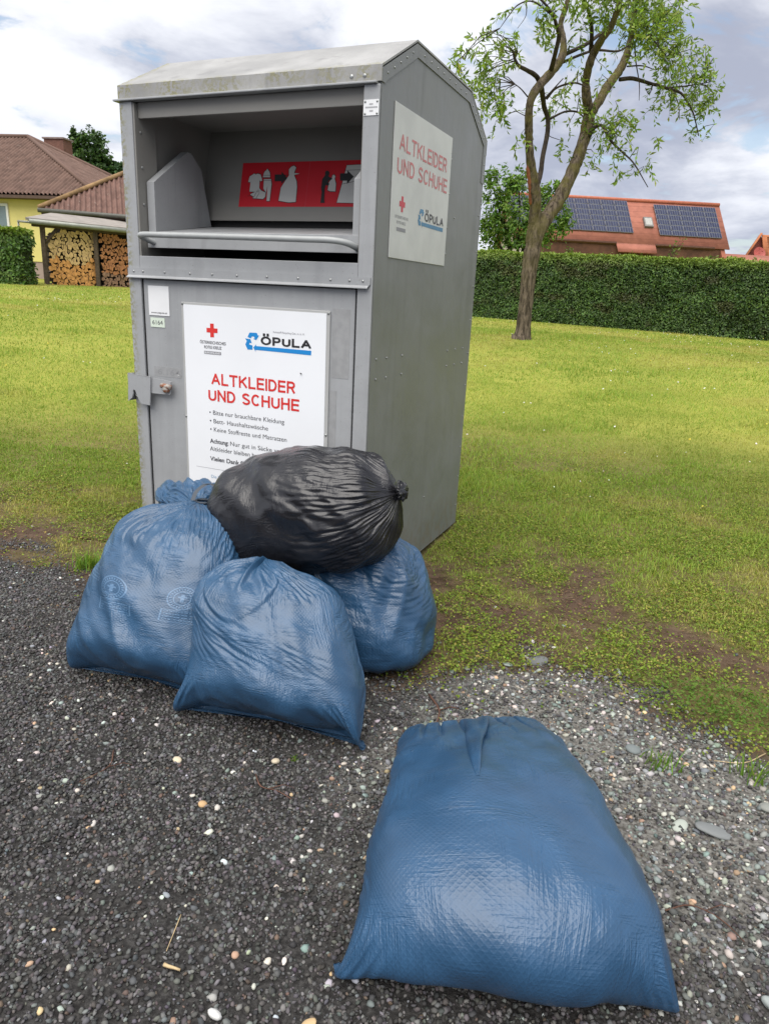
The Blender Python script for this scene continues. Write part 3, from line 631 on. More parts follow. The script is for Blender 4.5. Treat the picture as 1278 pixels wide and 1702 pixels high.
# open wood shelter
SF = Frame(PL(-11.28, 24.), PL(-9.43, 26.)-PL(-11.28, 24.)); zg = .97; SF.v = (-.13*RH+.99*HF)/np.linalg.norm(-.13*RH+.99*HF)
SH = empty('wood_shelter', SF(2.4, .9, zg), 'open timber shelter with grey roof and zinc gutter over the firewood', 'shelter')
mb = MB(); mb.hexa([SF(-.42, -.38, 2.86), SF(5.2, -.38, 2.86), SF(5.2, 2.1, 3.22), SF(-.42, 2.1, 3.22), SF(-.42, -.38, 2.93), SF(5.2, -.38, 2.93), SF(5.2, 2.1, 3.29), SF(-.42, 2.1, 3.29)]); mb.build('roof', plain('grey sheet roof', (.26, .235, .21), .8, .15, 3), SH)
mb = MB(); mb.tube([SF(-.30, -.43, 2.83), SF(2.4, -.43, 2.825), SF(5.25, -.43, 2.82)], .075, 10); mb.build('gutter', GUT, SH)
mb = MB(); fbox(mb, SF, -.35, 5.1, -.12, .0, 2.70, 2.84); mb.build('front_beam', TIMB, SH)
for a in (-.04, 1.68, 3.4, 5.0):
    mb = MB(); fbox(mb, SF, a-.065, a+.065, -.13, .0, zg-.3, 2.70); mb.build('post', TIMB, SH)
mb = MB(); mb.tube([SF(.02, -.06, 2.25), SF(.42, -.06, 2.70)], .055, 4); mb.build('brace', TIMB, SH)
mb = MB(); fbox(mb, SF, .03, 5.05, 1.05, 1.15, zg-.3, 2.9); mb.build('rear_boards', plain('shade-dark rear boards', (.03, .022, .016), .9), SH)  # added backing, its colour carries the darkness between the logs
mb = MB(); mb.tube([SF(-.30, -.43, 2.80), SF(-.8, .5, 2.84), SF(-1.25, 1.35, 2.88)], .035, 6); mb.tube([SF(-1.25, 1.35, 2.88), SF(-1.27, 1.38, 1.1)], .03, 6); mb.build('downpipe', GUT, SH)
# firewood: every log a thing of its own
def wood(name, c, v): return plain(name, c, .8, v, 9, .15, .3, 60)
WM = {'pale': wood('pale fresh wood', (.62, .43, .2), .2), 'orange': wood('orange wood', (.60, .30, .10), .25), 'red': wood('red brown wood', (.42, .19, .085), .3), 'grey': wood('dull brown wood', (.28, .17, .11), .35)}
BK_ = plain('log bark', (.06, .042, .03), .9, .3, 20)
def log_mesh(mat, seed):
    r_ = np.random.default_rng(seed); n = 9; cut = r_.random(); pts = []
    for k in range(n):
        a = 2*PI*k/n; rr = .079*(1+.16*r_.normal()); 
        x, z = rr*math.cos(a), rr*math.sin(a)
        if cut < .7: x = max(x, -.03) if cut < .35 else x; z = max(z, -.032)
        pts.append((x, z))
    me = bpy.data.meshes.new('log'); L = .42
    V = [(x, 0, z) for x, z in pts]+[(x, L, z) for x, z in pts]
    me.from_pydata(V, [], [tuple(range(n))]+[(k, k+n, (k+1) % n+n, (k+1) % n) for k in range(n)]+[tuple(range(2*n-1, n-1, -1))]); me.update()
    me.materials.append(mat); me.materials.append(BK_)
    me.polygons.foreach_set('material_index', np.array([0]+[1]*n+[0], np.int32)); return me
LOGM = {k: [log_mesh(WM[k], 10*q+s) for s in range(7)] for q, k in enumerate(WM)}
LAB = {'pale': ('pale split log in the upper half of the left wood stack', 'pale logs, left stack'), 'orange': ('orange split log in the lower half of the left wood stack', 'orange logs, left stack'),
       'red': ('red-brown split log in the right wood stack', 'red-brown logs, right stack'), 'grey': ('dull brown split log at the foot of the right wood stack', 'dull logs, right stack')}
r_ = np.random.default_rng(8); ang = math.atan2(SF.u[1], SF.u[0]); nlog = 0
for a0, a1, stack in ((.05, 1.60, 0), (1.78, 3.02, 1)):
    row = 0; z = zg+.02
    while z < 2.66:
        a = a0+.065+(row % 2)*.062+r_.uniform(0, .02)
        while a < a1:
            kind = ('pale' if z > 1.72+.12*math.sin(a*5) else 'orange') if stack == 0 else ('red' if z > 1.42 else 'grey')
            if nlog < 300 and not (stack == 0 and z > 2.3+.9*(a-.05) and a < .42):
                o = bpy.data.objects.new('log', LOGM[kind][r_.integers(0, 7)]); COL.objects.link(o)
                o.location = SF(a+r_.normal(0, .008), .0+r_.normal(.03, .025), z+r_.normal(0, .01)); o.rotation_euler = (0, r_.uniform(0, 6.28), ang)
                s = r_.uniform(.9, 1.12); o.scale = (s, 1, s); tag(o, LAB[kind][0], 'log', LAB[kind][1]); nlog += 1
            a += .132+r_.normal(0, .006)
        z += .118; row += 1
# ---- house behind the hedge with solar panels (right)
def tile_mat(name, c, rowh):
    m, t = newmat(name, .8, .2); u, v, _ = t.xyz(t.uv); f = t.noise(t.uv, 3, 4)
    row = t.math('FRACT', t.math('DIVIDE', v, rowh)); edge = t.ramp(row, .86, .97)
    cell = t.noise(t.scale(t.uv, (3.2, 1/rowh, 1)), 1., 1)
    col = t.mix(t.ramp(t.math('ADD', t.math('MULTIPLY', f, .5), t.math('MULTIPLY', cell, .5)), .35, .65), tuple(a*.88 for a in c), tuple(min(1, a*1.12) for a in c))
    t.set('Base Color', t.mix(t.math('MULTIPLY', edge, .45), col, tuple(a*.45 for a in c))); t.set('Normal', t.bump(row, .6, .03)); return m
REDT = tile_mat('orange red roof tiles', (.325, .128, .09), .34); REDT2 = tile_mat('orange roof tiles', (.42, .16, .075), .3)
SHH = empty('house', PL(11, 40, .6), 'house with steep orange-red tiled roof and two solar arrays behind the hedge', 'house')
RL_, RR_, ER_, EL_ = PL(5.2, 38, 6.15), PL(15.75, 38, 6.10), PL(15.95, 36, 3.60), PL(5.6, 36, 3.66)
def bil(u, v, k=0.):
    p = (EL_*(1-u)+ER_*u)*(1-v)+(RL_*(1-u)+RR_*u)*v; return p+RN*k
RN = np.cross(ER_-EL_, RL_-EL_); RN /= np.linalg.norm(RN); RN = RN if RN@HF < 0 else -RN
def uvsheet(name, quad, mat, par, th=.05, off=(0., 0.)):
    Q = [np.asarray(q, float) for q in quad]; w_ = np.linalg.norm(Q[1]-Q[0]); h_ = np.linalg.norm(Q[3]-Q[0])
    nn = np.cross(Q[1]-Q[0], Q[3]-Q[0]); nn /= np.linalg.norm(nn); nn = nn if nn@HF < 0 else -nn
    V = Q+[q-nn*th for q in Q]; uv = [(off[0], off[1]), (off[0]+w_, off[1]), (off[0]+w_, off[1]+h_), (off[0], off[1]+h_)]*2
    return link(name, npmesh(name, V, [(0, 1, 2, 3), (7, 6, 5, 4), (0, 4, 5, 1), (1, 5, 6, 2), (2, 6, 7, 3), (3, 7, 4, 0)], None, False, None, uv), mat, par)
HRB = PL(15.75, 41., 3.4)
uvsheet('roof', (bil(0, .16), bil(1, .16), RR_, RL_), REDT, SHH)
for u0, u1 in ((.475, .655),): uvsheet('roof_apron', (bil(u0, -.0), bil(u1, -.0), bil(u1, .1598), bil(u0, .1598)), REDT, SHH, .05, (10.3*u0, -.5))
back = [PL(5.2, 41., 3.6), PL(15.75, 41., 3.6)]
uvsheet('rear_roof', (back[1], back[0], RL_+HF*.02, RR_+HF*.02), REDT, SHH)
mb = MB(); mb.prism([PL(15.6, 38, 6.0), PL(15.75, 36.15, 3.6), PL(15.75, 36.15, .4), PL(15.6, 40.9, .4), PL(15.6, 40.9, 3.6)], -RH*.2); mb.build('gable_wall', wall_mat('tiled verge', (.27, .10, .065)), SHH)
mb = MB(); mb.prism([PL(5.5, 38, 6.0), PL(5.8, 36.15, 3.6), PL(5.8, 36.15, .4), PL(5.5, 40.9, .4), PL(5.5, 40.9, 3.6)], RH*.2); mb.build('gable_wall', wall_mat('pale render side', (.5, .45, .38)), SHH)
mb = MB(); mb.obox(PL(5.85, 36.42, .4), RH*9.8, HF*.1, (0, 0, 3.62)); mb.build('front_wall', plain('brown boarded wall', (.095, .042, .024), .8, .3, 3), SHH)
EAVE = plain('dark eave board', (.11, .05, .035), .7)
for u0, u1 in ((.10, .475), (.655, .93)): MB().obox(bil(u0, .148, .02), bil(u1, .148, .02)-bil(u0, .148, .02), RN*-.1, (0, 0, .07)).build('eave_board', EAVE, SHH)
mb = MB(); mb.tube([RL_+[0, 0, .03], (RL_+RR_)/2+[0, 0, .03], RR_+[0, 0, .03]], .09, 8); mb.build('ridge_caps', plain('red ridge tiles', (.38, .12, .07), .8), SHH)
def cell_mat():
    m, t = newmat('solar cells', .3, .15); u, v, _ = t.xyz(t.uv)
    a = t.ramp(t.math('ABSOLUTE', t.math('SUBTRACT', t.math('FRACT', t.math('MULTIPLY', u, 5.)), .5)), .40, .46)
    tone = t.noise(t.scale(t.uv, (5., .8, 1)), 1., 1)
    t.set('Base Color', t.mix(a, t.mix(t.ramp(tone, .35, .65), (.008, .012, .040), (.018, .026, .07)), (.13, .14, .17))); return m
CELL = cell_mat(); ALU = plain('aluminium frame', (.24, .25, .28), .4, .05, metal=.2)
def array(u0, u1, v0, v1, nc, nr):
    for i in range(nc):
        for j in range(nr):
            a, b = u0+(u1-u0)*i/nc, u0+(u1-u0)*(i+1)/nc; c, d = v0+(v1-v0)*j/nr, v0+(v1-v0)*(j+1)/nr
            ga, gc = (b-a)*.018, (d-c)*.035
            fr = uvsheet('solar_panel', (bil(a+ga, c+gc, .10), bil(b-ga, c+gc, .10), bil(b-ga, d-gc, .10), bil(a+ga, d-gc, .10)), ALU, SHH, .04)
            ga, gc = (b-a)*.03, (d-c)*.075
            Q = [bil(a+ga, c+gc, .103), bil(b-ga, c+gc, .103), bil(b-ga, d-gc, .103), bil(a+ga, d-gc, .103)]
            link('cells', npmesh('cells', Q, [(0, 1, 2, 3)], None, False, None, [(0, 0), (1, 0), (1, 1), (0, 1)]), CELL, fr)
array(.0, .562, .34, .965, 9, 6); array(.683, .972, .33, .925, 5, 6)
mb = MB(); mb.hexa([bil(.622, .48, .0), bil(.662, .48, .0), bil(.662, .66, .0), bil(.622, .66, .0), bil(.622, .48, .12), bil(.662, .48, .12), bil(.662, .66, .12), bil(.622, .66, .12)]); sk = mb.build('skylight', plain('grey skylight frame', (.16, .15, .14), .5), SHH)
mb = MB(); mb.hexa([bil(.627, .505, .121), bil(.657, .505, .121), bil(.657, .635, .121), bil(.627, .635, .121), bil(.627, .505, .13), bil(.657, .505, .13), bil(.657, .635, .13), bil(.627, .635, .13)]); mb.build('pane', plain('grey blind', (.30, .30, .28), .3), sk)
# ---- gabled house at the far right and the low roof before it
GH = empty('house', PL(22, 46, .6), 'small orange-roofed gabled house with a satellite dish at the far right', 'house')
ga, gl, gr_ = PL(20.95, 44, 5.44), PL(20.2, 44, 4.0), PL(21.7, 44, 4.0)
mb = MB(); mb.prism([gl+HF*.1, PL(21.9, 44.1, 4.0), ga+HF*.1], HF*.2); mb.obox(PL(20.2, 44.1, .3), RH*1.7, HF*.2, (0, 0, 3.7)); mb.build('gable_wall', plain('red brown gable boards', (.20, .055, .04), .8), GH)
uvsheet('roof', (PL(21.3, 43.7, 3.9), PL(27, 43.7, 3.9), PL(26.6, 45.4, 5.44), ga-HF*.1), REDT2, GH, .08)
uvsheet('roof', (PL(20.15, 43.85, 3.95), PL(20.95, 43.85, 5.5), PL(21.0, 44.1, 5.5), PL(20.2, 44.1, 3.95)), REDT2, GH, .08)
mb = MB(); mb.obox(PL(21.2, 44.4, .3), RH*5.5, HF*2.5, (0, 0, 3.5)); mb.build('wall', wall_mat('far render', (.5, .45, .38)), GH)
mb = MB(); dc = PL(20.86, 43.6, 4.42); rings = []; nrm = -HF*.9+RH*.1+np.array([0, 0, .35]); nrm /= np.linalg.norm(nrm); aa = np.cross(nrm, [0, 0, 1]); aa /= np.linalg.norm(aa); bb = np.cross(nrm, aa)
vs = [dc-nrm*.06]; fs = []
for k in range(1, 4):
    for q in range(16): vs.append(dc+(aa*math.cos(q*PI/8)+bb*math.sin(q*PI/8))*.36*k/3+nrm*(.06*(k/3)**2-.06+.0))
for q in range(16): fs.append((0, 1+q, 1+(q+1) % 16)); fs += [(1+16*k+q, 1+16*(k+1)+q, 1+16*(k+1)+(q+1) % 16, 1+16*k+(q+1) % 16) for k in range(2)]
mb.add(vs, fs, True); mb.tube([dc-nrm*.05, dc+HF*.5], .03, 6); mb.tube([dc-bb*.3, dc+nrm*.25], .012, 5); mb.tube([dc+nrm*.22, dc+nrm*.3], .035, 6); mb.build('satellite_dish', plain('red satellite dish', (.36, .075, .06), .5), GH)
LRF = empty('outbuilding', PL(19, 40, .6), 'low red-tiled outbuilding roof showing just above the hedge at right', 'outbuilding')
uvsheet('roof', (PL(15.9, 39.4, 3.45), PL(25, 39.4, 3.40), PL(25, 41.4, 4.12), PL(15.9, 41.4, 4.15)), REDT, LRF, .1)
mb = MB(); mb.obox(PL(16.3, 39.9, .3), RH*8.4, HF*1.4, (0, 0, 3.2)); mb.build('wall', wall_mat('low wall render', (.45, .40, .34)), LRF)
# ------------------------------------------------------------------ lettering
def text_mesh(body, x0, x1, zb, cap, bold=0., to=None, name='lettering', mat=None, parent=None):
    """flat lettering fitted to x0..x1, its baseline at zb and capitals cap high; to(x, z) places it in the world"""
    cu = bpy.data.curves.new('t', 'FONT'); cu.body = body; cu.size = 1.; cu.offset = bold
    ob = bpy.data.objects.new('t', cu); COL.objects.link(ob)
    me = bpy.data.meshes.new_from_object(ob.evaluated_get(bpy.context.evaluated_depsgraph_get()))
    n = len(me.vertices); V = np.zeros(n*3, np.float32); me.vertices.foreach_get('co', V); V = V.reshape(-1, 3).astype(float)
    bpy.data.objects.remove(ob); bpy.data.curves.remove(cu)
    lo, hi = V[:, 0].min(), V[:, 0].max()
    X = x0+(V[:, 0]-lo)/(hi-lo)*(x1-x0); Z = zb+V[:, 1]/.727*cap
    W = np.array([to(a, b) for a, b in zip(X, Z)], np.float32)
    me.vertices.foreach_set('co', W.ravel()); me.update(); me.name = name
    return link(name, me, mat, parent)
def arc(cx, cz, rx, rz, a0, a1, n=14): return [(cx+rx*math.cos(math.radians(a0+(a1-a0)*k/n)), cz+rz*math.sin(math.radians(a0+(a1-a0)*k/n))) for k in range(n+1)]
GLYPH = {   # centre lines of plain block capitals in a box w wide and 1 high: width, strokes
 'A': (.74, [[(.0, 0), (.37, 1)], [(.74, 0), (.37, 1)], [(.14, .33), (.60, .33)]]), 'L': (.52, [[(0, 1), (0, 0)], [(0, 0), (.52, 0)]]), 'T': (.66, [[(.33, 0), (.33, 1)], [(0, 1), (.66, 1)]]),
 'K': (.66, [[(0, 0), (0, 1)], [(.62, 1), (.02, .40)], [(.22, .60), (.66, 0)]]), 'E': (.54, [[(0, 0), (0, 1)], [(0, 1), (.54, 1)], [(0, .52), (.50, .52)], [(0, 0), (.54, 0)]]), 'I': (.0, [[(0, 0), (0, 1)]]),
 'D': (.62, [[(0, 0), (0, 1)], [(0, 1), (.25, 1)]+arc(.25, .5, .37, .5, 90, -90)+[(0, 0)]]), 'R': (.60, [[(0, 0), (0, 1)], [(0, 1), (.34, 1)]+arc(.34, .745, .25, .255, 90, -90)+[(0, .49)], [(.34, .49), (.60, 0)]]),
 'U': (.60, [[(0, 1), (0, .3)]+arc(.30, .3, .30, .3, 180, 360)+[(.60, 1)]]), 'N': (.62, [[(0, 0), (0, 1)], [(0, 1), (.62, 0)], [(.62, 0), (.62, 1)]]),
 'S': (.58, [arc(.29, .75, .27, .25, 20, 180)+[(.05, .64), (.29, .52), (.53, .38)]+arc(.29, .25, .29, .25, 10, -165)]), 'C': (.64, [arc(.33, .5, .33, .5, 42, 318, 22)]), 'H': (.60, [[(0, 0), (0, 1)], [(.60, 0), (.60, 1)], [(0, .52), (.60, .52)]]),
 'P': (.58, [[(0, 0), (0, 1)], [(0, 1), (.34, 1)]+arc(.34, .72, .24, .28, 90, -90)+[(0, .44)]]), 'Ö': (.80, [arc(.40, .5, .40, .5, 0, 360, 28), [(.22, 1.30), (.22, 1.46)], [(.58, 1.30), (.58, 1.46)]]), ' ': (.22, [])}
def caps(body, x0, x1, zb, cap, wt, to, mat, parent, gap=.30):
    """block capitals drawn as flat strokes, wt = stroke width as a share of the height"""
    n = len(body); tot = sum(GLYPH[ch][0] for ch in body)+gap*(n-1)+wt; kx = (x1-x0)/tot; pos = wt/2; mb = MB(); h = wt/2; lay = 0
    for ch in body:
        w_, ss = GLYPH[ch]
        for s in ss:
            P = [np.array([p[0]+pos, h+p[1]*(1-wt)]) for p in s]
            if len(P) == 2:
                d = (P[1]-P[0])/np.linalg.norm(P[1]-P[0]); d_ = d*h if abs(d[0]*d[1]) < .02 else d*h*.5; P = [P[0]-d_, P[1]+d_]
            L, R = [], []
            for i, p in enumerate(P):
                d = P[min(i+1, len(P)-1)]-P[max(i-1, 0)]; d = d/np.linalg.norm(d); q = np.array([-d[1], d[0]])*h; L.append(p+q); R.append(p-q)
            V = [np.asarray(to(x0+a*kx, zb+b*cap), float) for a, b in L+R]; m = len(P)
            lay += 1; V = [v+OUT(to)*(lay % 4)*.00006 for v in V]
            mb.add(V, [(i, i+1, m+i+1, m+i) for i in range(m-1)])
        pos += w_+gap
    return mb.build('lettering', mat, parent)
def OUT(to):
    a, b, c = (np.asarray(to(*q), float) for q in ((0, 0), (1, 0), (0, 1))); n = np.cross(b-a, c-a); return n/np.linalg.norm(n)
LOGO_BOX = (.598, .906, .99, 1.085)
def cross(c, h, a, to):
    x, z = c; p = [(-a, -h), (a, -h), (a, -a), (h, -a), (h, a), (a, a), (a, h), (-a, h), (-a, a), (-h, a), (-h, -a), (-a, -a)]
    return [to(x+u, z+v) for u, v in p]
# ------------------------------------------------------------------ the clothes container
W_, D_ = 1.15, 1.267
BX = empty('clothing_container', (W_/2, D_/2, 0), 'grey steel used-clothes container with open chute and white signs', 'clothing container')
PROF = [(0, 1.94), (0, 1.992), (.302, 2.149), (.965, 2.146), (1.267, 1.994)]
# side and back panels
mb = MB(); sp = [(W_-.012, y, z) for y, z in [(.006, .012)]+[(.006, 1.985), (.302, 2.139), (.965, 2.136), (1.261, 1.986)]+[(1.261, .012)]]
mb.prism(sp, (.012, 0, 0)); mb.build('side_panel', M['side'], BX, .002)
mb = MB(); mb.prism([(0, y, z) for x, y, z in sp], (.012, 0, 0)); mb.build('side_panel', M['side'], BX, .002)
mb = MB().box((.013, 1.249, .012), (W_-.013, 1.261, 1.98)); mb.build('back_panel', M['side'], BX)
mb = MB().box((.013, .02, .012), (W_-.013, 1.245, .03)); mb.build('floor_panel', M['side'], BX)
# roof: folded sheet with a front lip and side trims
mb = MB()
top = [(0, 1.944), (-.004, 1.944), (-.004, 1.994), (.301, 2.1525), (.966, 2.1495), (1.270, 1.996), (1.270, 1.93), (1.263, 1.93), (1.263, 1.991), (.965, 2.143), (.302, 2.146), (.003, 1.99), (.003, 1.944)]
mb.prism([(-.004, y, z) for y, z in top[1:]], (W_+.008, 0, 0)); roof = mb.build('roof', M['roof'], BX)
mb = MB(); mb.box((-.02, -.018, 1.936), (W_-.01, .02, 1.9435)); mb.build('front_lip', M['grey'], BX, .002)
for x0 in (W_, -.004):
    mb = MB(); inn = [(.004, 1.944), (.004, 1.985), (.302, 2.140), (.965, 2.137), (1.266, 1.986), (1.266, 1.8)]
    low = [(1.222, 1.8), (1.222, 1.965), (.952, 2.095), (.312, 2.098), (.046, 1.958), (.03, 1.944)]
    mb.prism([(x0, y, z) for y, z in inn+low], (.004, 0, 0)); trim = mb.build('roof_trim', M['side'], BX)
class Rivets(list):
    def build(s, name, mat, par):
        for mb in s: mb.build(name, mat, par)
rv = Rivets()
def rivet(p, nrm, r=.005):
    rv.append(MB()); p = np.asarray(p, float); nrm = np.asarray(nrm, float)
    rv[-1].tube([p-nrm*.001, p+nrm*.0018, p+nrm*.003], [r, r*.85, r*.35], 8)
for (y0, z0), (y1, z1), n in (((.02, 1.965), (.29, 2.115), 5), ((.34, 2.12), (.93, 2.117), 8), ((.98, 2.105), (1.225, 1.985), 5), ((1.245, 1.95), (1.245, 1.82), 3)):
    for k in range(n):
        f = (k+.5)/n; rivet((W_+.004, y0+(y1-y0)*f, z0+(z1-z0)*f), (1, 0, 0), .0045)
for z in np.arange(.12, 1.75, .17): rivet((W_+.001, 1.235, z), (1, 0, 0), .004)
for y in (.059, .157, .319):
    rivet((W_+.001, y, 1.01), (1, 0, 0)); rivet((W_+.001, y+.002, .933), (1, 0, 0))
for y in (.90, 1.02, 1.14): rivet((W_+.001, y, 1.0), (1, 0, 0)); rivet((W_+.001, y, .925), (1, 0, 0))
for y, z in ((.748, 1.85), (.86, 1.60), (.7, .30), (.3, .22)): rivet((W_+.001, y, z), (1, 0, 0), .004)
for x in (1.04, 1.09): rivet((x, -.004, 1.962), (0, -1, 0), .008)
rv.build('rivet', M['bolt'], BX)
# front posts
MB().box((0, -.004, .012), (.063, .03, 1.936)).build('left_post', M['grey_l'], BX, .003)
MB().box((.064, .0, 1.30), (.072, .12, 1.93)).build('post_return', M['inner'], BX, .001)
MB().box((1.089, -.004, .012), (1.150, .005, 1.936)).build('right_post', M['grey'], BX, .003)
MB().box((1.083, .005, 1.30), (1.0885, .12, 1.93)).build('post_return', M['inner'], BX, .001)
rv = Rivets()
for z in (1.83, 1.70, 1.56, 1.43): rivet((.073, .03, z), (1, 0, 0), .006)
rv.build('rivet', M['bolt'], BX)
# chute: walls, hood, back board, tray
MB().box((.0725, .02, 1.878), (1.083, .034, 1.936)).build('hood_beam', M['inner'], BX, .002)
MB().box((.013, .034, 1.925), (W_-.013, .60, 1.935)).build('chute_ceiling', M['inner'], BX)
MB().box((.013, .125, 1.30), (.055, .62, 1.925)).build('chute_wall', M['inner'], BX)
MB().box((1.095, .125, 1.30), (W_-.013, .62, 1.925)).build('chute_wall', M['inner'], BX)
UD = np.array([0, .09, .41]); UD /= np.linalg.norm(UD); ND = np.array([0, -UD[2], UD[1]]); P0 = np.array([0, .43, 1.54])
board = lambda x, s, k=0.: P0+np.array([x, 0, 0])+UD*s+ND*k
mb = MB(); mb.obox(board(.056, 0, -.006), (1.038, 0, 0), UD*.40, ND*.006); BB = mb.build('back_board', M['inner'], BX)
MB().box((.056, .455, 1.32), (1.094, .465, 1.60)).build('slot_shade', M['dark'], BX)  # black sheet standing in for the shade in the slot
def on_board(name, poly, k, mat, th=0.):
    mb = MB(); mb.flat([board(x, s, k) for x, s in poly]); return mb.build(name, mat, BB)
on_board('pictogram_board', [(.254, .061), (.915, .061), (.915, .2535), (.254, .2535)], .0008, M['red_board'])
on_board('board_division', [(.6016, .061), (.6033, .061), (.6033, .2535), (.6016, .2535)], .0012, M['red_pale2'])
def grow(poly, d):
    P = np.array(poly); n = len(P); out = []
    area = sum(P[i][0]*P[(i+1) % n][1]-P[(i+1) % n][0]*P[i][1] for i in range(n)); sg = 1 if area > 0 else -1
    for i in range(n):
        a = P[i]-P[i-1]; b = P[(i+1) % n]-P[i]
        na = np.array([a[1], -a[0]])/(np.linalg.norm(a)+1e-9); nb = np.array([b[1], -b[0]])/(np.linalg.norm(b)+1e-9)
        m = na+nb; m /= max(np.linalg.norm(m), .5); out.append(tuple(P[i]+m*d*sg))
    return out
for nm in ('shirt', 'hat', 'trousers', 'shoes', 'bag', 'smallbag', 'box'):
    po = PICTO[nm]
    if nm == 'box': po = [(.758, .078), (.775, .168), (.785, .232), (.90, .235), (.90, .075)]
    on_board('pictogram_outline', grow(po, .003), .0016, M['black']); on_board('pictogram', po, .0024, M['pict'])
for nm in ('arrow', 'person', 'arrow2'): on_board('pictogram', PICTO[nm], .0032, M['black'])
for seg in ([(.300, .108), (.322, .112), (.322, .1105), (.300, .1065)], [(.330, .100), (.345, .128), (.3465, .128), (.3325, .100)], [(.345, .098), (.36, .122), (.3615, .122), (.3475, .098)],
            [(.3752, .176), (.4135, .1755), (.4135, .174), (.3752, .1745)], [(.371, .198), (.407, .1975), (.407, .196), (.371, .1965)], [(.474, .197), (.496, .197), (.496, .194), (.474, .194)],
            [(.775, .212), (.90, .214), (.90, .2125), (.775, .2105)], [(.772, .155), (.84, .168), (.90, .19), (.90, .1885), (.84, .1662), (.772, .1532)]):
    on_board('pictogram_line', seg, .0032, M['black'])
# tilting tray with lip, cheeks and handle bar
mb = MB(); mb.hexa([(.078, .042, 1.451), (1.076, .042, 1.451), (1.076, .43, 1.506), (.078, .43, 1.506), (.078, .042, 1.456), (1.076, .042, 1.456), (1.076, .43, 1.511), (.078, .43, 1.511)])
mb.box((.078, .034, 1.392), (1.076, .0415, 1.456)); TR = mb.build('chute_tray', M['grey'], BX, .0015)
for sx, xo, xi in ((1, .078, .116), (-1, 1.076, 1.038)):
    fr = [(.046, 1.457), (.046, 1.648), (.262, 1.795), (.275, 1.80)]
    pl_ = [(.046, 1.457), (.046, 1.648), (.262, 1.795), (.29, 1.798), (.358, 1.742), (.422, 1.512)]
    mb = MB(); mb.prism([(xi, y, z) for y, z in pl_], (-.004*sx, 0, 0))
    for (y0, z0), (y1, z1) in zip(fr[:-1], fr[1:]):
        mb.hexa([(xo, y0, z0), (xi-.004*sx, y0, z0), (xi-.004*sx, y1, z1), (xo, y1, z1), (xo, y0+.004, z0-.001), (xi-.004*sx, y0+.004, z0-.001), (xi-.004*sx, y1+.004, z1-.003), (xo, y1+.004, z1-.003)])
    mb.build('tray_cheek', M['grey'], TR)
bar = spline([(.112, .040, 1.412), (.104, -.005, 1.424), (.112, -.045, 1.433), (.150, -.060, 1.437), (.30, -.060, 1.436), (.60, -.060, 1.434), (.90, -.060, 1.431), (1.0, -.055, 1.430), (1.05, -.030, 1.424), (1.068, .005, 1.414), (1.070, .040, 1.405)], 6)
MB().tube(bar, .0115, 12).build('handle_bar', M['tube'], BX)
MB().box((.064, .05, 1.30), (1.088, .44, 1.306)).build('drum_gap_shade', M['dark'], BX)  # black sheets painting the darkness under and behind the tray
MB().box((.064, .436, 1.306), (1.088, .44, 1.50)).build('drum_gap_shade', M['dark'], BX)
# rail under the opening
MB().box((.0635, -.0035, 1.300), (1.0885, .006, 1.357)).build('opening_sill', M['grey'], BX, .002)
rl = MB(); rl.prism([(.003, -.005, 1.277), (1.138, -.005, 1.277), (1.144, -.005, 1.283), (1.144, -.005, 1.308), (.003, -.005, 1.308)], (0, -.006, 0))
rl.hexa([(.003, -.011, 1.277), (1.138, -.011, 1.277), (1.138, -.022, 1.268), (.003, -.022, 1.268), (.003, -.011, 1.279), (1.138, -.011, 1.279), (1.138, -.022, 1.271), (.003, -.022, 1.271)])
RL = rl.build('rivet_rail', M['grey'], BX, .002)
rv = Rivets()
for x in (.035, .085, .20, .33, .44, .56, .70, .84, .98, 1.06, 1.115): rivet((x, -.011, 1.294), (0, -1, 0), .0055)
rv.build('rivet', M['bolt'], RL)
# door
MB().box((.0635, .022, .03), (1.0885, .026, 1.299)).build('door_gap_shade', M['dark'], BX)  # black sheet behind the door, shade of the joint as colour
DO = MB().box((.068, .006, .05), (1.078, .0215, 1.264)).build('door', M['grey'], BX, .003)
MB().box((.0645, .004, .03), (.0675, .021, 1.264)).build('door_edge_shade', M['dark'], DO)  # black strip painting the shade between post and door
MB().box((.105, .0052, .86), (.252, .0058, .902)).build('sticker_residue', M['ghost'], DO)
MB().box((.985, .0052, .93), (1.06, .0058, 1.19)).build('sticker_residue', M['ghost'], DO)
MB().box((.98, .0052, .40), (1.01, .0058, .88)).build('sticker_residue', M['ghost'], DO)
fd = lambda k: (lambda x, z: (x, k, z))
text_mesh('6.164', .125, .245, .868, .026, .01, fd(.0049), 'residue_figures', M['ghost2'], DO)
# padlock hasp
mb = MB(); mb.prism([(x, -.0325, z) for x, z in HASP], (0, .005, 0)); mb.box((-.0185, -.0274, .742), (-.0135, .04, .862))
HS = mb.build('padlock_cover', M['grey'], BX, .0015)
mb = MB(); mb.prism([(x, -.024, z) for x, z in HASPBAR], (0, .006, 0)); mb.build('hasp_bar', M['grey'], HS, .001)
mb = MB(); mb.tube([(.196, -.018, .812), (.196, -.034, .812), (.196, -.040, .812)], [.017, .017, .010], 14); mb.tube([(.172, -.03, .826), (.222, -.03, .822)], .011, 10)
mb.build('lock_knob', M['rust'], HS)
mb = MB(); mb.tube([(.024+.016*math.cos(a), -.012, .775+.016*math.sin(a)) for a in np.linspace(0, 5.2, 14)], .0035, 6); mb.build('lock_ring', M['bolt'], HS)
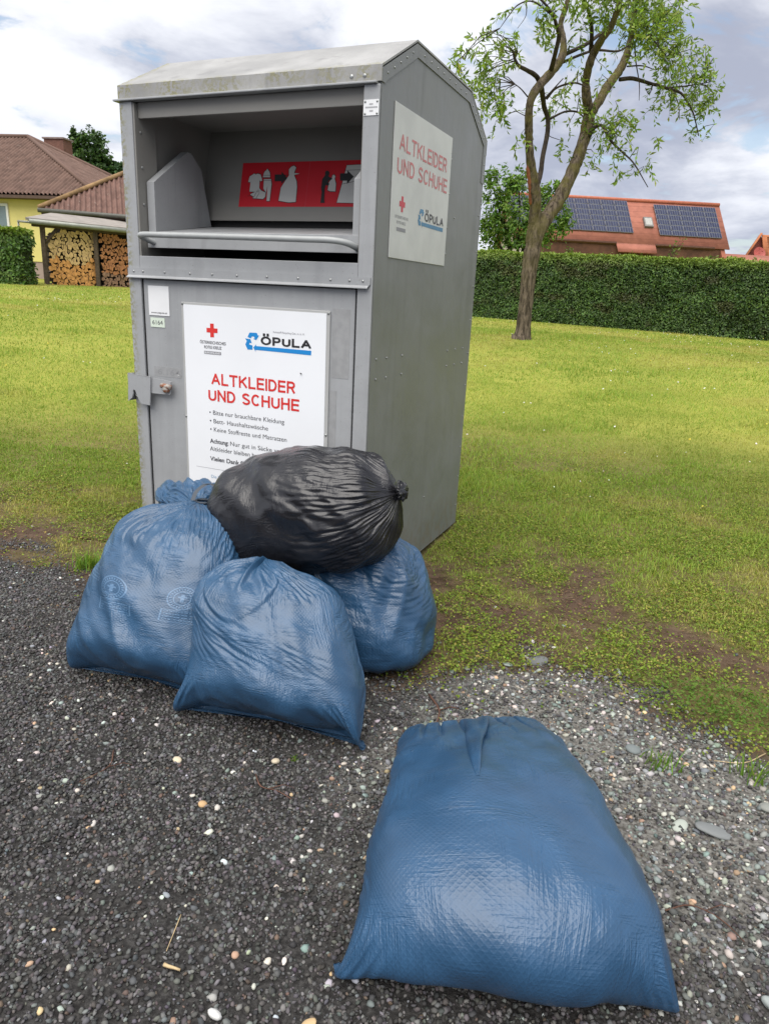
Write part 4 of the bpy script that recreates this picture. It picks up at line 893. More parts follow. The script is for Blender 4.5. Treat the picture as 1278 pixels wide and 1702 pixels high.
# front sign
SG = MB().box((.27, -.0005, .12), (.977, .0045, 1.181)).build('front_sign', M['clear'], BX, .002)
MB().box((.283, -.0022, .14), (.962, -.0007, 1.171)).build('sign_face', M['white'], SG)
rv = Rivets()
for p in ((.277, 1.174), (.970, 1.172), (.277, .70), (.970, .70)): rivet((p[0], -.001, p[1]), (0, -1, 0), .006)
rv.build('screw', M['bolt'], SG)
f3 = fd(-.0030); f35 = fd(-.0034)
def flat(poly, to, name, mat, par):
    mb = MB(); mb.flat([to(*p) for p in poly]); return mb.build(name, mat, par)
mb = MB(); mb.flat(cross((.427, 1.074), .0275, .0092, f3)); mb.build('red_cross', M['red'], SG)
def rect(x0, x1, z0, z1): return [(x0, z0), (x1, z0), (x1, z1), (x0, z1)]
def sign_text(*a, **k): return text_mesh(*a, to=f3, parent=SG, **k)
sign_text('ÖSTERREICHISCHES', .364, .495, 1.0185, .0125, .012, mat=M['ink']); sign_text('ROTES KREUZ', .385, .473, .999, .0125, .012, mat=M['ink'])
flat(rect(.384, .470, .9765, .989), f3, 'name_bar', M['greyink'], SG); text_mesh('BURGENLAND', .388, .466, .9792, .0075, .01, f35, 'lettering', M['white'], SG)
mb = MB(); [mb.flat([f3(*p) for p in L]) for L in LOGO]; mb.build('recycling_logo', M['blue'], SG)
caps('ÖPULA', .665, .898, 1.0335, .0335, .22, f3, M['black'], SG, .34); sign_text('Rohstoff-Recycling Ges. m. b. H.', .724, .868, 1.0835, .008, 0, mat=M['greyink'])
caps('ALTKLEIDER', .417, .827, .8505, .049, .18, f3, M['red'], SG); caps('UND SCHUHE', .400, .847, .7815, .049, .18, f3, M['red'], SG)
sign_text('• Bitte nur brauchbare Kleidung', .403, .777, .7225, .0195, 0, mat=M['ink']); sign_text('• Bett- Haushaltswäsche', .404, .699, .686, .0195, 0, mat=M['ink'])
sign_text('• Keine Stoffreste und Matratzen', .405, .789, .6495, .0195, 0, mat=M['ink'])
sign_text('Achtung:', .402, .499, .5975, .0195, .022, mat=M['ink']); sign_text('Nur gut in Säcke verpackte', .508, .852, .5975, .0195, 0, mat=M['ink'])
sign_text('Altkleider bleiben brauchbar!', .401, .742, .563, .0195, 0, mat=M['ink']); sign_text('Vielen Dank für Ihre', .400, .652, .5185, .0195, .022, mat=M['ink'])
flat(rect(.324, .925, .4815, .4828), f3, 'sign_line', M['greyink'], SG)
sign_text('Die Sammlung der', .404, .560, .440, .0145, 0, mat=M['bluetext']); sign_text('Organisation', .444, .548, .416, .0145, 0, mat=M['bluetext'])
sign_text('von', .50, .53, .392, .0145, 0, mat=M['bluetext'])
# stickers and the rating plate
ST = MB().box((.094, .0035, 1.118), (.204, .0052, 1.239)).build('web_sticker', M['sticker'], DO)
text_mesh('www.oepula.at', .106, .192, 1.126, .0085, .008, fd(.003), 'lettering', M['ink'], ST)
ST = MB().box((.100, .0035, 1.069), (.176, .0052, 1.108)).build('number_sticker', M['green_st'], DO)
text_mesh('6164', .110, .166, 1.080, .0185, 0, fd(.003), 'lettering', M['ink'], ST)
RP = MB().box((1.091, -.0062, 1.839), (1.1485, -.0045, 1.888)).build('rating_plate', M['sticker'], BX)
rv = Rivets()
for x in (1.097, 1.1425):
    for z in (1.845, 1.882): rivet((x, -.0062, z), (0, -1, 0), .0042)
rv.build('rivet', M['bolt'], RP)
mb = MB()
for x0, x1, z in ((1.113, 1.126, 1.874), (1.098, 1.143, 1.864), (1.114, 1.125, 1.853)):
    x = x0
    while x < x1: mb.flat([(a, -.0068, b) for a, b in rect(x, x+.0022, z-.0026, z+.0026)]); x += .0036
mb.build('plate_marks', M['greyink'], RP)
mb = MB(); mb.tube([(.852, -.006, .936), (.857, -.006, .934)], [.003, .002], 6); fly = mb.build('fly', M['black']); tag(fly, 'tiny black fly sitting on the white front sign above the red lettering', 'fly')
# side sign, faded
SS = MB().box((W_+.0005, .125, 1.386), (W_+.0035, .758, 1.913)).build('side_sign', M['white_old'], BX, .001)
s4 = lambda y, z: (W_+.0042, y, z)
caps('ALTKLEIDER', .178, .702, 1.765, .056, .15, s4, M['red_pale'], SS); caps('UND SCHUHE', .166, .722, 1.685, .056, .15, s4, M['red_pale'], SS)
mb = MB(); mb.flat(cross((.231, 1.584), .028, .0095, s4)); mb.build('red_cross', M['red_pale2'], SS)
text_mesh('ÖSTERREICHISCHES', .165, .298, 1.531, .011, 0, s4, 'lettering', M['greyink'], SS); text_mesh('ROTES KREUZ', .186, .276, 1.512, .011, 0, s4, 'lettering', M['greyink'], SS)
flat(rect(.186, .276, 1.486, 1.499), s4, 'name_bar', M['greyink'], SS)
x0, x1, z0, z1 = LOGO_BOX
mb = MB(); [mb.flat([s4(.408+(a-x0)/(x1-x0)*.305, 1.508+(b-z0)/(z1-z0)*.088) for a, b in L]) for L in LOGO]; mb.build('recycling_logo', M['blue_pale'], SS)
caps('ÖPULA', .475, .706, 1.548, .034, .2, s4, M['ink'], SS, .34)
rv = Rivets()
for z in (1.83, 1.69, 1.55, 1.44): rivet((W_+.0015, .765, z), (1, 0, 0), .004)
rv.build('screw', M['bolt'], SS)
# ------------------------------------------------------------------ rubbish bags
def pchip(xs, ys, x):
    xs = np.asarray(xs, float); ys = np.asarray(ys, float); h = np.diff(xs); d = np.diff(ys)/h
    m = np.zeros_like(ys); m[0] = d[0]; m[-1] = d[-1]
    for i in range(1, len(xs)-1):
        if d[i-1]*d[i] > 0:
            w1 = 2*h[i]+h[i-1]; w2 = h[i]+2*h[i-1]; m[i] = (w1+w2)/(w1/d[i-1]+w2/d[i])
    k = np.clip(np.searchsorted(xs, x)-1, 0, len(h)-1); t = (x-xs[k])/h[k]
    return (2*t**3-3*t*t+1)*ys[k]+(t**3-2*t*t+t)*h[k]*m[k]+(-2*t**3+3*t*t)*ys[k+1]+(t**3-t*t)*h[k]*m[k+1]
def wrinkle(P, eu, ev, iters, ka, kb, seed, lim):
    """lets a film that is a little too large for its filling buckle into folds (position based cloth)"""
    r_ = np.random.default_rng(seed); P = P.astype(np.float32); r = lambda A, s: np.roll(A, s, 1)
    Lu = np.linalg.norm(r(P, -1)-P, axis=2)*(1+eu); Lv = np.linalg.norm(P[1:]-P[:-1], axis=2)*(1+ev)[1:]
    D1 = np.sqrt((.5*(Lu[1:]+Lu[:-1]))**2+(.5*(Lv+r(Lv, -1)))**2)
    N = np.cross(r(P, -1)-r(P, 1), np.gradient(P, axis=0)); N /= np.linalg.norm(N, axis=2, keepdims=True)+1e-9
    n = r_.normal(0, 1, P.shape[:2]).astype(np.float32)
    for _ in range(4): n = (n+r(n, 1)+r(n, -1)+np.roll(n, 1, 0)+np.roll(n, -1, 0))/5
    X = P+N*(n*.008)[..., None]
    for it in range(iters):
        C = np.zeros_like(X)
        d = r(X, -1)-X; l = np.sqrt((d*d).sum(2))+1e-9; c = d*((1-Lu/l)*.5)[..., None]; C += c; C -= r(c, 1)
        d = X[1:]-X[:-1]; l = np.sqrt((d*d).sum(2))+1e-9; c = d*((1-Lv/l)*.5)[..., None]; C[:-1] += c; C[1:] -= c
        d = r(X[1:], -1)-X[:-1]; l = np.sqrt((d*d).sum(2))+1e-9; c = d*((1-D1/l)*.2)[..., None]; C[:-1] += c; C[1:] -= r(c, 1)
        d = X[1:]-r(X[:-1], -1); l = np.sqrt((d*d).sum(2))+1e-9; c = d*((1-D1/l)*.2)[..., None]; C[1:] -= c; C[:-1] += r(c, 1)
        X += C*.45
        q = X-P; lap = r(q, 1)+r(q, -1)-2*q; lap[1:-1] += q[2:]+q[:-2]-2*q[1:-1]
        X = P+(q+kb*lap)*(1-ka)
    q = X-P; m = np.linalg.norm(q, axis=2, keepdims=True); q *= np.tanh(m/lim)*lim/(m+1e-9)
    return P+q
def bag_film(rows, nu, nv, eu, ev, iters=350, ka=.0015, kb=.02, seed=1, lim=.02, th0=90., lumps=(.012, 7.), ground=True, dent=None, facets=(.006, 9.), ears=None):
    """rows: t, centre x y z, half width, half thickness, yaw, tilt, exponent; eu/ev: (t, excess) tables around and along"""
    R = np.array(rows, float); t = np.linspace(R[0, 0], R[-1, 0], nv)
    ic = [pchip(R[:, 0], R[:, k], t) for k in range(1, 9)]
    kn = np.exp(-.5*(np.arange(-24, 25)/(nv*.022))**2); kn /= kn.sum()
    sm = lambda q: np.convolve(np.concatenate([2*q[0]-q[24:0:-1], q, 2*q[-1]-q[-2:-26:-1]]), kn, 'valid')
    ic = [sm(q) for q in ic]; ic[3] = np.maximum(ic[3], .012); ic[4] = np.maximum(ic[4], .004)
    th = np.radians(th0)+np.linspace(0, 2*PI, nu, endpoint=False)
    yaw = np.radians(ic[5]); ti = np.radians(ic[6]); z0 = np.zeros_like(yaw)
    W = np.stack([np.cos(yaw), np.sin(yaw), z0], 1); T = np.stack([-np.cos(ti)*np.sin(yaw), np.cos(ti)*np.cos(yaw), np.sin(ti)], 1)
    c = np.stack(ic[:3], 1); e = 2/ic[7]
    co = np.sign(np.cos(th))[None]*np.abs(np.cos(th))[None]**e[:, None]; si = np.sign(np.sin(th))[None]*np.abs(np.sin(th))[None]**e[:, None]
    P = c[:, None]+W[:, None]*(ic[3][:, None]*co)[..., None]+T[:, None]*(ic[4][:, None]*si)[..., None]
    # soft lumps of the filling
    N = np.cross(np.roll(P, -1, 1)-np.roll(P, 1, 1), np.gradient(P, axis=0)); N /= np.linalg.norm(N, axis=2, keepdims=True)+1e-9
    lump = (fnoise(P[..., 0]*1.+P[..., 2]*.7+seed, P[..., 1]+P[..., 2]*.9, lumps[1], 2)-.5)*2*lumps[0]
    fade = np.minimum(ic[4]/.08, 1)[:, None]
    ctr = ((P-c[:, None])*N).sum(2).mean(); sg = 1 if ctr > 0 else -1
    fc = 1-np.sqrt((2*fnoise(P[..., 0]*.8+P[..., 2]*.75+P[..., 1]*.3+3*seed, P[..., 1]*.8-P[..., 2]*.5+P[..., 0]*.55+seed, facets[1], 2)-1)**2+.012); fc = (fc-.75)*facets[0]*4
    P = P+N*sg*((lump+fc)*fade)[..., None]
    if ears:                                        # welded corners drawn out to the ground
        e = np.clip((np.abs(co)-.74)/.26, 0, 1)**2.*np.clip((ears[2]-t)/ears[2], 0, 1)[:, None]**1.2
        P = P+W[:, None]*(np.sign(co)*e*ears[0])[..., None]; P[..., 2] = P[..., 2]*(1-e*.75)+e*.75*.012; P = P+np.array([ears[1][0], ears[1][1], 0.])*e[..., None]
    if dent is not None: P = P+N*sg*dent(t[:, None], np.degrees(th)[None], co)[..., None]
    E = lambda tab: np.repeat(np.interp(t, [a for a, b in tab], [b for a, b in tab])[:, None], nu, 1).astype(np.float32)
    X = wrinkle(P, E(eu), E(ev), iters, ka, kb, seed, lim)
    circ = np.linalg.norm(np.roll(P, -1, 1)-P, axis=2).sum(1); L = np.concatenate([[0], np.cumsum(np.linalg.norm(np.diff(c, axis=0), axis=1)+.2*np.abs(np.diff(ic[4])))])
    uu = (np.arange(nu+1)/nu-.5)[None]*np.median(circ)*np.ones((nv, 1)); vv = L[:, None]*np.ones((1, nu+1))
    if ground: X[..., 2] = np.maximum(X[..., 2], gh(X[..., 0], X[..., 1])+.004+.004*np.abs(np.sin(X[..., 0]*90)*np.sin(X[..., 1]*80)))
    Xs = np.concatenate([X, X[:, :1]], 1)         # the seam is doubled so that the pattern has a clean cut
    V = Xs.reshape(-1, 3); n1 = nu+1
    i, j = np.meshgrid(np.arange(nv-1), np.arange(nu), indexing='ij')
    F = np.stack([i*n1+j, i*n1+j+1, (i+1)*n1+j+1, (i+1)*n1+j], 2).reshape(-1, 4)
    if sg < 0: F = F[:, ::-1]
    UV = np.stack([uu, vv], 2).reshape(-1, 2)
    k = len(V); V = np.vstack([V, X[0].mean(0)[None], X[-1].mean(0)[None]]); UV = np.vstack([UV, [[0, 0]], [[0, L[-1]]]])
    a = np.arange(nu); T3 = np.vstack([np.stack([a+1, a, np.full(nu, k)], 1), np.stack([(nv-1)*n1+a, (nv-1)*n1+a+1, np.full(nu, k+1)], 1)])
    if sg < 0: T3 = T3[:, ::-1]
    me = npmesh('film', V, F, T3, True, None, UV)
    bm = bmesh.new(); bm.from_mesh(me); bmesh.ops.remove_doubles(bm, verts=bm.verts, dist=1e-6); bm.to_mesh(me); bm.free()
    me.polygons.foreach_set('use_smooth', np.ones(len(me.polygons), bool))
    return me
def film_mat(name, base, rough, streak_v=(9, 70), streak_s=.35, diamond=.25, emblems=(), drops=False):
    m, t = newmat(name, rough, .6); uv = t.uv; u, v, _ = t.xyz(uv)
    f = t.noise(uv, 5, 4, .55)
    col = t.mix(t.ramp(f, .3, .7), tuple(c*.8 for c in base), tuple(c*1.25 for c in base))
    # embossed diamond grid of the film
    a = t.math('MULTIPLY', t.math('ADD', u, v), 2*PI/.021); b = t.math('MULTIPLY', t.math('SUBTRACT', u, v), 2*PI/.021)
    dia = t.math('MAXIMUM', t.math('POWER', t.math('ABSOLUTE', t.math('SINE', a)), 5.), t.math('POWER', t.math('ABSOLUTE', t.math('SINE', b)), 5.))
    col = t.mix(t.math('MULTIPLY', dia, .10), col, tuple(min(1, c*1.5) for c in base))
    rdg = lambda q: t.math('POWER', t.math('SUBTRACT', 1., t.math('ABSOLUTE', t.math('MULTIPLY_ADD', q, 2., -1.))), 3.)
    s1 = rdg(t.noise(t.scale(uv, (streak_v[1], streak_v[0], 1)), 1., 3, .55, .8))
    s2 = rdg(t.noise(t.scale(uv, (streak_v[0]*1.5, streak_v[1]*1.3, 1)), 1., 3, .55, .8))
    sel = t.ramp(t.noise(uv, 6, 2), .42, .58)
    st = t.math('ADD', t.math('MULTIPLY', s1, sel), t.math('MULTIPLY', s2, t.math('SUBTRACT', 1., sel)))
    fine = t.noise(uv, 120, 3, .6, .5)
    amt = t.ramp(t.noise(uv, 5.3, 3), .41, .58, .06, 1.)
    h = t.math('ADD', t.math('MULTIPLY', t.math('MULTIPLY', st, amt), streak_s*.62), t.math('ADD', t.math('MULTIPLY', fine, .14), t.math('MULTIPLY', dia, diamond*.2)))
    if drops:
        vo = t.n('ShaderNodeTexVoronoi', {'Vector': uv, 'Scale': 30.}, feature='F1'); dr = t.math('MULTIPLY', t.ramp(vo.outputs['Distance'], .13, .06), t.ramp(t.n('ShaderNodeSeparateColor', {0: vo.outputs['Color']}).outputs[0], .86, .87))
        h = t.math('ADD', h, t.math('MULTIPLY', dr, .5)); t.set('Roughness', t.math('SUBTRACT', t.ramp(f, .2, .8, rough-.06, rough+.08), t.math('MULTIPLY', dr, .3)))
    else: t.set('Roughness', t.ramp(f, .2, .8, rough-.06, rough+.08))
    for (eu_, ev_, s) in emblems:                      # printed pale rings with a small figure, and a box of lines under them
        du = t.math('SUBTRACT', u, eu_); dv = t.math('SUBTRACT', v, ev_)
        d = t.math('SQRT', t.math('ADD', t.math('MULTIPLY', du, du), t.math('MULTIPLY', dv, dv)))
        ring = lambda r0, wd: t.ramp(t.math('ABSOLUTE', t.math('SUBTRACT', d, r0*s)), wd*s, wd*s*.55)
        msk = t.math('MAXIMUM', ring(.040, .0022), ring(.024, .0018))
        ang = t.math('ARCTAN2', dv, du)
        dash = t.math('MULTIPLY', ring(.032, .004), t.ramp(t.math('SINE', t.math('MULTIPLY', ang, 26.)), 0., .3))
        fig = t.math('MULTIPLY', t.ramp(t.math('ABSOLUTE', du), .006*s, .004*s), t.ramp(t.math('ABSOLUTE', dv), .014*s, .012*s))
        arm = t.math('MULTIPLY', t.ramp(t.math('ABSOLUTE', t.math('SUBTRACT', dv, .004*s)), .003*s, .002*s), t.ramp(t.math('ABSOLUTE', du), .014*s, .012*s))
        bx = t.math('ABSOLUTE', t.math('ADD', du, -.006*s)); by = t.math('ABSOLUTE', t.math('ADD', dv, .068*s))
        edge = t.math('MAXIMUM', t.math('SUBTRACT', t.math('DIVIDE', bx, .052*s), 1.), t.math('SUBTRACT', t.math('DIVIDE', by, .023*s), 1.))
        frame = t.ramp(t.math('ABSOLUTE', edge), .05, .025)
        lines = t.math('MULTIPLY', t.math('MULTIPLY', t.ramp(t.math('SINE', t.math('MULTIPLY', dv, 2*PI/(.0105*s))), .0, .5), t.ramp(edge, -.08, -.16)), t.ramp(t.noise(t.scale(uv, (260, 30, 1)), 1., 1), .42, .5))
        msk = t.math('MAXIMUM', t.math('MAXIMUM', msk, dash), t.math('MAXIMUM', t.math('MAXIMUM', fig, arm), t.math('MAXIMUM', frame, lines)))
        col = t.mix(t.math('MULTIPLY', msk, .6), col, (.12, .22, .36))
    t.set('Base Color', col)
    t.set('Normal', t.bump(h, .8, .006))
    return m
BLUE = (.022, .066, .135)
mBF = film_mat('blue bag film with rain drops', BLUE, .33, (8, 75), .6, .3, (), True)
mBM = film_mat('blue bag film', (.024, .070, .140), .30, (9, 70), .8, .26)
mBR = film_mat('blue bag film creased across', (.022, .067, .137), .30, (12, 60), .85, .26)
mBL = film_mat('printed blue bag film', (.024, .070, .140), .30, (9, 70), .7, .26, ((-.17, .50, 1.), (-.04, .40, 1.), (.14, .41, 1.), (-.30, .43, 1.)))
mBK = film_mat('black bag film', (.011, .011, .0135), .25, (8, 50), .5, 0.)
GRP = 'blue rubbish bags'
# lying bag in front
def dentF(t, th, co):
    """pleat folded over at the mouth of the lying bag: a raised strip with a sharp edge and furrows beside it"""
    top = np.sin(np.radians(th)) < 0; f = sstep(.60, .74, t)*sstep(1.03, .95, t); c0 = -.20+.10*(1-t)/.4; c1 = c0+.16-.10*sstep(.95, .62, t)
    up = sstep(c0-.012, c0+.012, co)*sstep(c1+.012, c1-.012, co); gr = np.exp(-((co-c0+.035)/.028)**2)+.8*np.exp(-((co-c1-.035)/.028)**2)
    g2 = np.exp(-((co-.28-.3*(1-t))/.025)**2)+np.exp(-((co+.50-.1*(1-t))/.03)**2)+np.exp(-((co-.55-.3*(1-t))/.025)**2)+np.exp(-((co+.72-.1*(1-t))/.03)**2)
    return top*(f*(.0*up-.008*gr)-.007*g2*sstep(.66, .9, t)*sstep(1.03, .95, t))
def rowTB(t, st, zt, sb, zb, a, yaw, n):
    """row of the lying bag from its upper and lower point: metres along the bag, height"""
    sm = (st+sb)/2; return (t, 2.174-.37*sm, -1.498+.94*sm, (zt+zb)/2, a, math.hypot(sb-st, zb-zt)/2, yaw, math.degrees(math.atan2(zb-zt, sb-st)), n)
rowsF = [rowTB(0, .11, .012, .12, .006, .27, 20, 1.5), rowTB(.03, .02, .045, .13, .004, .276, 20, 1.6), rowTB(.07, -.03, .115, .15, .004, .28, 20, 1.7), rowTB(.12, -.018, .19, .17, .004, .28, 20, 1.9), rowTB(.2, .06, .255, .22, .004, .283, 21, 2.3),
         rowTB(.32, .20, .28, .31, .004, .27, 23, 2.4), rowTB(.45, .36, .265, .42, .004, .255, 25, 2.4), rowTB(.6, .53, .215, .55, .004, .242, 28, 2.5), rowTB(.74, .68, .155, .68, .004, .23, 31, 2.6), rowTB(.86, .79, .105, .785, .004, .218, 33, 2.8), rowTB(.95, .862, .07, .855, .004, .20, 34, 3.), rowTB(1, .885, .03, .885, .01, .185, 34, 3.)]
BF = empty('rubbish_bag', (2.0, -1.05, 0), 'plump blue plastic bag lying alone on the gravel apart from the pile', 'rubbish bag', GRP)
link('film', bag_film(rowsF, 360, 250, [(0, .10), (.15, .06), (.4, .03), (.6, .045), (.8, .10), (1, .3)], [(0, .0), (.1, .02), (.2, .04), (.4, .025), (.6, .03), (.8, .04), (1, .05)], 420, .0008, .03, 3, .022, lumps=(.014, 6), dent=dentF, facets=(.0035, 7.), ears=(.052, (.010, -.03), .17)), mBF, BF)
# the slack mouth of that bag folded into a pleat lying on its upper side
from mathutils.bvhtree import BVHTree
fm = BF.children[0].data
bvh = BVHTree.FromPolygons([v.co.copy() for v in fm.vertices], [tuple(p.vertices) for p in fm.polygons])
A_, B_ = np.array([1.858, -.69]), np.array([2.0, -1.20]); dr = (B_-A_)/np.linalg.norm(B_-A_); lat = np.array([-dr[1], dr[0]]); V = []; UV = []; prof = [(1., -.004), (.97, .006), (.80, .013), (.4, .016), (-.1, .019), (-.55, .023), (-.88, .024), (-1., .018), (-1.02, .010), (-.9, .004), (-.7, -.003)]
for i in range(31):
    f = i/30; c_ = A_+(B_-A_)*f+lat*.004*math.sin(f*7); w_ = .034*(1-f)**.8+.004; hgt = .05+.85*sstep(0, .22, f)*(1-sstep(.72, 1, f))
    for s_, h_ in prof:
        q = c_-lat*w_*s_; hit = bvh.ray_cast(Vector((q[0], q[1], 1.)), Vector((0, 0, -1)))[0]
        V.append((q[0], q[1], (hit.z if hit is not None else .03)+h_*hgt)); UV.append((q[0]*1.3, q[1]*1.3))
m_ = len(prof); F_ = [(i*m_+k, i*m_+k+1, (i+1)*m_+k+1, (i+1)*m_+k) for i in range(30) for k in range(m_-1)]
link('top_fold', npmesh('top_fold', V, F_, None, True, None, UV), mBF, BF)
# upright bag in the middle front
rowsM = [(0, 1.315, -.85, .012, .275, .008, 9, -37, 1.6), (.03, 1.318, -.90, .04, .285, .05, 9, -37, 1.7), (.08, 1.315, -.91, .085, .282, .10, 9, -35, 1.9), (.2, 1.295, -.845, .165, .272, .155, 9, -25, 2.1), (.4, 1.25, -.785, .265, .255, .168, 8, -15, 2.2), (.6, 1.215, -.75, .333, .24, .145, 8, -15, 2.2),
         (.78, 1.20, -.72, .385, .21, .11, 8, -20, 2.2), (.91, 1.185, -.70, .422, .135, .07, 8, -25, 2.1), (1, 1.17, -.685, .442, .045, .03, 8, -25, 2)]
BMd = empty('rubbish_bag', (1.27, -.8, 0), 'blue plastic bag standing in front of the pile with pleated folded top', 'rubbish bag', GRP)
def dentM(t, th, co):
    """slack fan of film hanging below the gathered mouth"""
    fr = (np.sin(np.radians(th)) < 0); r = np.abs(co+.28)
    edge = .50+.34*np.clip(r/.62, 0, 1)**2
    return fr*(.006*sstep(edge-.03, edge+.02, t)*sstep(.75, .5, r)*sstep(1., .8, t)-.012*np.exp(-((co+.30)/.07)**2)*sstep(.8, .97, t)-.010*np.exp(-((co+.12)/.05)**2)*sstep(.8, .97, t)+.008*np.exp(-((co+.21)/.04)**2)*sstep(.66, .9, t))
rowsM = [(r[0], r[1]-.004, r[2]-.032)+r[3:] for r in rowsM]
link('film', bag_film(rowsM, 360, 240, [(0, .08), (.2, .04), (.45, .018), (.65, .035), (.85, .2), (1, .45)], [(0, .0), (.12, .02), (.4, .03), (.7, .04), (1, .06)], 420, .0007, .03, 8, .020, facets=(.005, 8.), dent=dentM, ears=(.014, (.0, -.05), .2)), mBM, BMd)
# upright bag at the left, tied
rowsL = [(0, .815, -.86, .012, .225, .008, 5, -37, 1.6), (.03, .812, -.91, .04, .24, .05, 5, -37, 1.7), (.08, .805, -.915, .09, .25, .10, 4, -35, 1.9), (.2, .795, -.835, .175, .268, .165, 3, -25, 2.1), (.42, .79, -.755, .30, .268, .188, 2, -15, 2.2), (.62, .79, -.705, .40, .245, .168, 0, -12, 2.3),
         (.78, .785, -.665, .475, .205, .135, 0, -15, 2.4), (.90, .795, -.625, .522, .13, .08, 0, -20, 2.1), (1, .80, -.60, .545, .022, .02, 0, -20, 2)]
BLf = empty('rubbish_bag', (.8, -.72, 0), 'blue plastic bag at left of the pile with pale printed rings and tied neck', 'rubbish bag', GRP)
rowsL = [(r[0], r[1]+.008, r[2]-.022*(1-r[0]))+r[3:] for r in rowsL]
link('film', bag_film(rowsL, 360, 240, [(0, .08), (.2, .05), (.45, .045), (.65, .08), (.85, .24), (1, .5)], [(0, .0), (.12, .02), (.4, .03), (.7, .04), (1, .05)], 420, .0007, .03, 12, .024, facets=(.005, 7.), ears=(.02, (-.01, -.04), .16)), mBL, BLf)
rowsC = [(0, .80, -.61, .53, .03, .02, 20, 40, 2), (.2, .77, -.575, .53, .085, .04, 20, 40, 2), (.5, .735, -.51, .525, .15, .065, 20, 45, 2.1), (.8, .69, -.44, .505, .165, .06, 20, 60, 2.2), (1, .67, -.40, .46, .16, .03, 20, 80, 2)]
link('tied_collar', bag_film(rowsC, 150, 70, [(0, .6), (.4, .3), (1, .15)], [(0, .1), (1, .08)], 300, .0006, .02, 5, .022, lumps=(.012, 14), ground=False, facets=(.01, 16.)), mBM, BLf)
mb = MB(); s_ = spline([(.802, -.628, .556), (.797, -.602, .578), (.812, -.578, .598), (.838, -.57, .604), (.852, -.572, .598)], 5)
for k in range(len(s_)-1): mb.hexa([s_[k]+np.array(o) for o in ((-.007, 0, 0), (.007, .004, 0), (.007, .006, .002), (-.007, .002, .002))]+[s_[k+1]+np.array(o) for o in ((-.007, 0, 0), (.007, .004, 0), (.007, .006, .002), (-.007, .002, .002))])
mb.tube([(.825+.026*math.cos(a), -.60+.022*math.sin(a), .549) for a in np.linspace(0, 2*PI, 16)], .005, 6)
mb.build('drawstring', plain('dark drawstring', (.02, .03, .045), .4), BLf)
# bag at the right, behind
rowsR = [(0, 1.31, -.37, .012, .19, .12, 18, 0, 2), (.05, 1.315, -.37, .022, .245, .19, 18, 0, 2.2), (.15, 1.32, -.37, .075, .275, .23, 18, 0, 2.3), (.4, 1.315, -.365, .19, .27, .225, 18, 0, 2.4), (.65, 1.30, -.355, .30, .25, .20, 18, 0, 2.4),
         (.82, 1.285, -.35, .375, .22, .17, 18, 0, 2.5), (.93, 1.275, -.345, .425, .155, .12, 18, 0, 2.2), (1, 1.27, -.34, .44, .03, .03, 18, 0, 2)]
BRt = empty('rubbish_bag', (1.31, -.37, 0), 'blue plastic bag at right of the pile squashed under the black bag', 'rubbish bag', GRP)
link('film', bag_film(rowsR, 330, 200, [(0, .05), (.4, .04), (.7, .07), (1, .25)], [(0, .06), (.4, .10), (.8, .14), (1, .1)], 420, .0006, .035, 21, .026, facets=(.006, 8.)), mBR, BRt)
# black bag on top
def rowK(t, x, z, a, b, n=2.1): return (t, x, -.47, z, a*.96, b*.955, 90, 74, n)
rowsK = [rowK(0, .872, .425, .09, .10), rowK(.03, .876, .428, .155, .165, 2.2), rowK(.1, .91, .445, .195, .205, 2.3), rowK(.25, .985, .482, .218, .22, 2.3), rowK(.48, 1.11, .528, .225, .222, 2.3), rowK(.7, 1.27, .566, .22, .214, 2.3), rowK(.84, 1.38, .592, .188, .185, 2.2), rowK(.93, 1.445, .614, .128, .132), rowK(.98, 1.478, .64, .048, .052), rowK(1, 1.488, .648, .018, .018)]
BKt = empty('rubbish_bag', (1.1, -.47, .30), 'shiny black plastic bag lying on top of the blue bags', 'rubbish bag')
link('film', bag_film(rowsK, 330, 260, [(0, .12), (.15, .06), (.5, .06), (.7, .11), (.88, .25), (1, .5)], [(0, .02), (.3, .0), (.6, .0), (.8, .02), (1, .06)], 450, .0006, .025, 31, .020, th0=0., lumps=(.012, 6), ground=False, facets=(.006, 7.)), mBK, BKt)
rowsN = [(0, 1.472, -.47, .640, .02, .02, 90, 74, 2), (.2, 1.483, -.47, .648, .014, .015, 90, 74, 2), (.5, 1.494, -.47, .657, .022, .024, 90, 74, 2), (.8, 1.503, -.475, .666, .034, .028, 90, 70, 2), (1, 1.507, -.48, .67, .036, .014, 90, 60, 2)]
link('knot', bag_film(rowsN, 90, 40, [(0, .4), (1, .8)], [(0, .1), (1, .3)], 300, .0005, .012, 41, .016, th0=0., lumps=(.014, 45), ground=False, facets=(.012, 40.)), mBK, BKt)
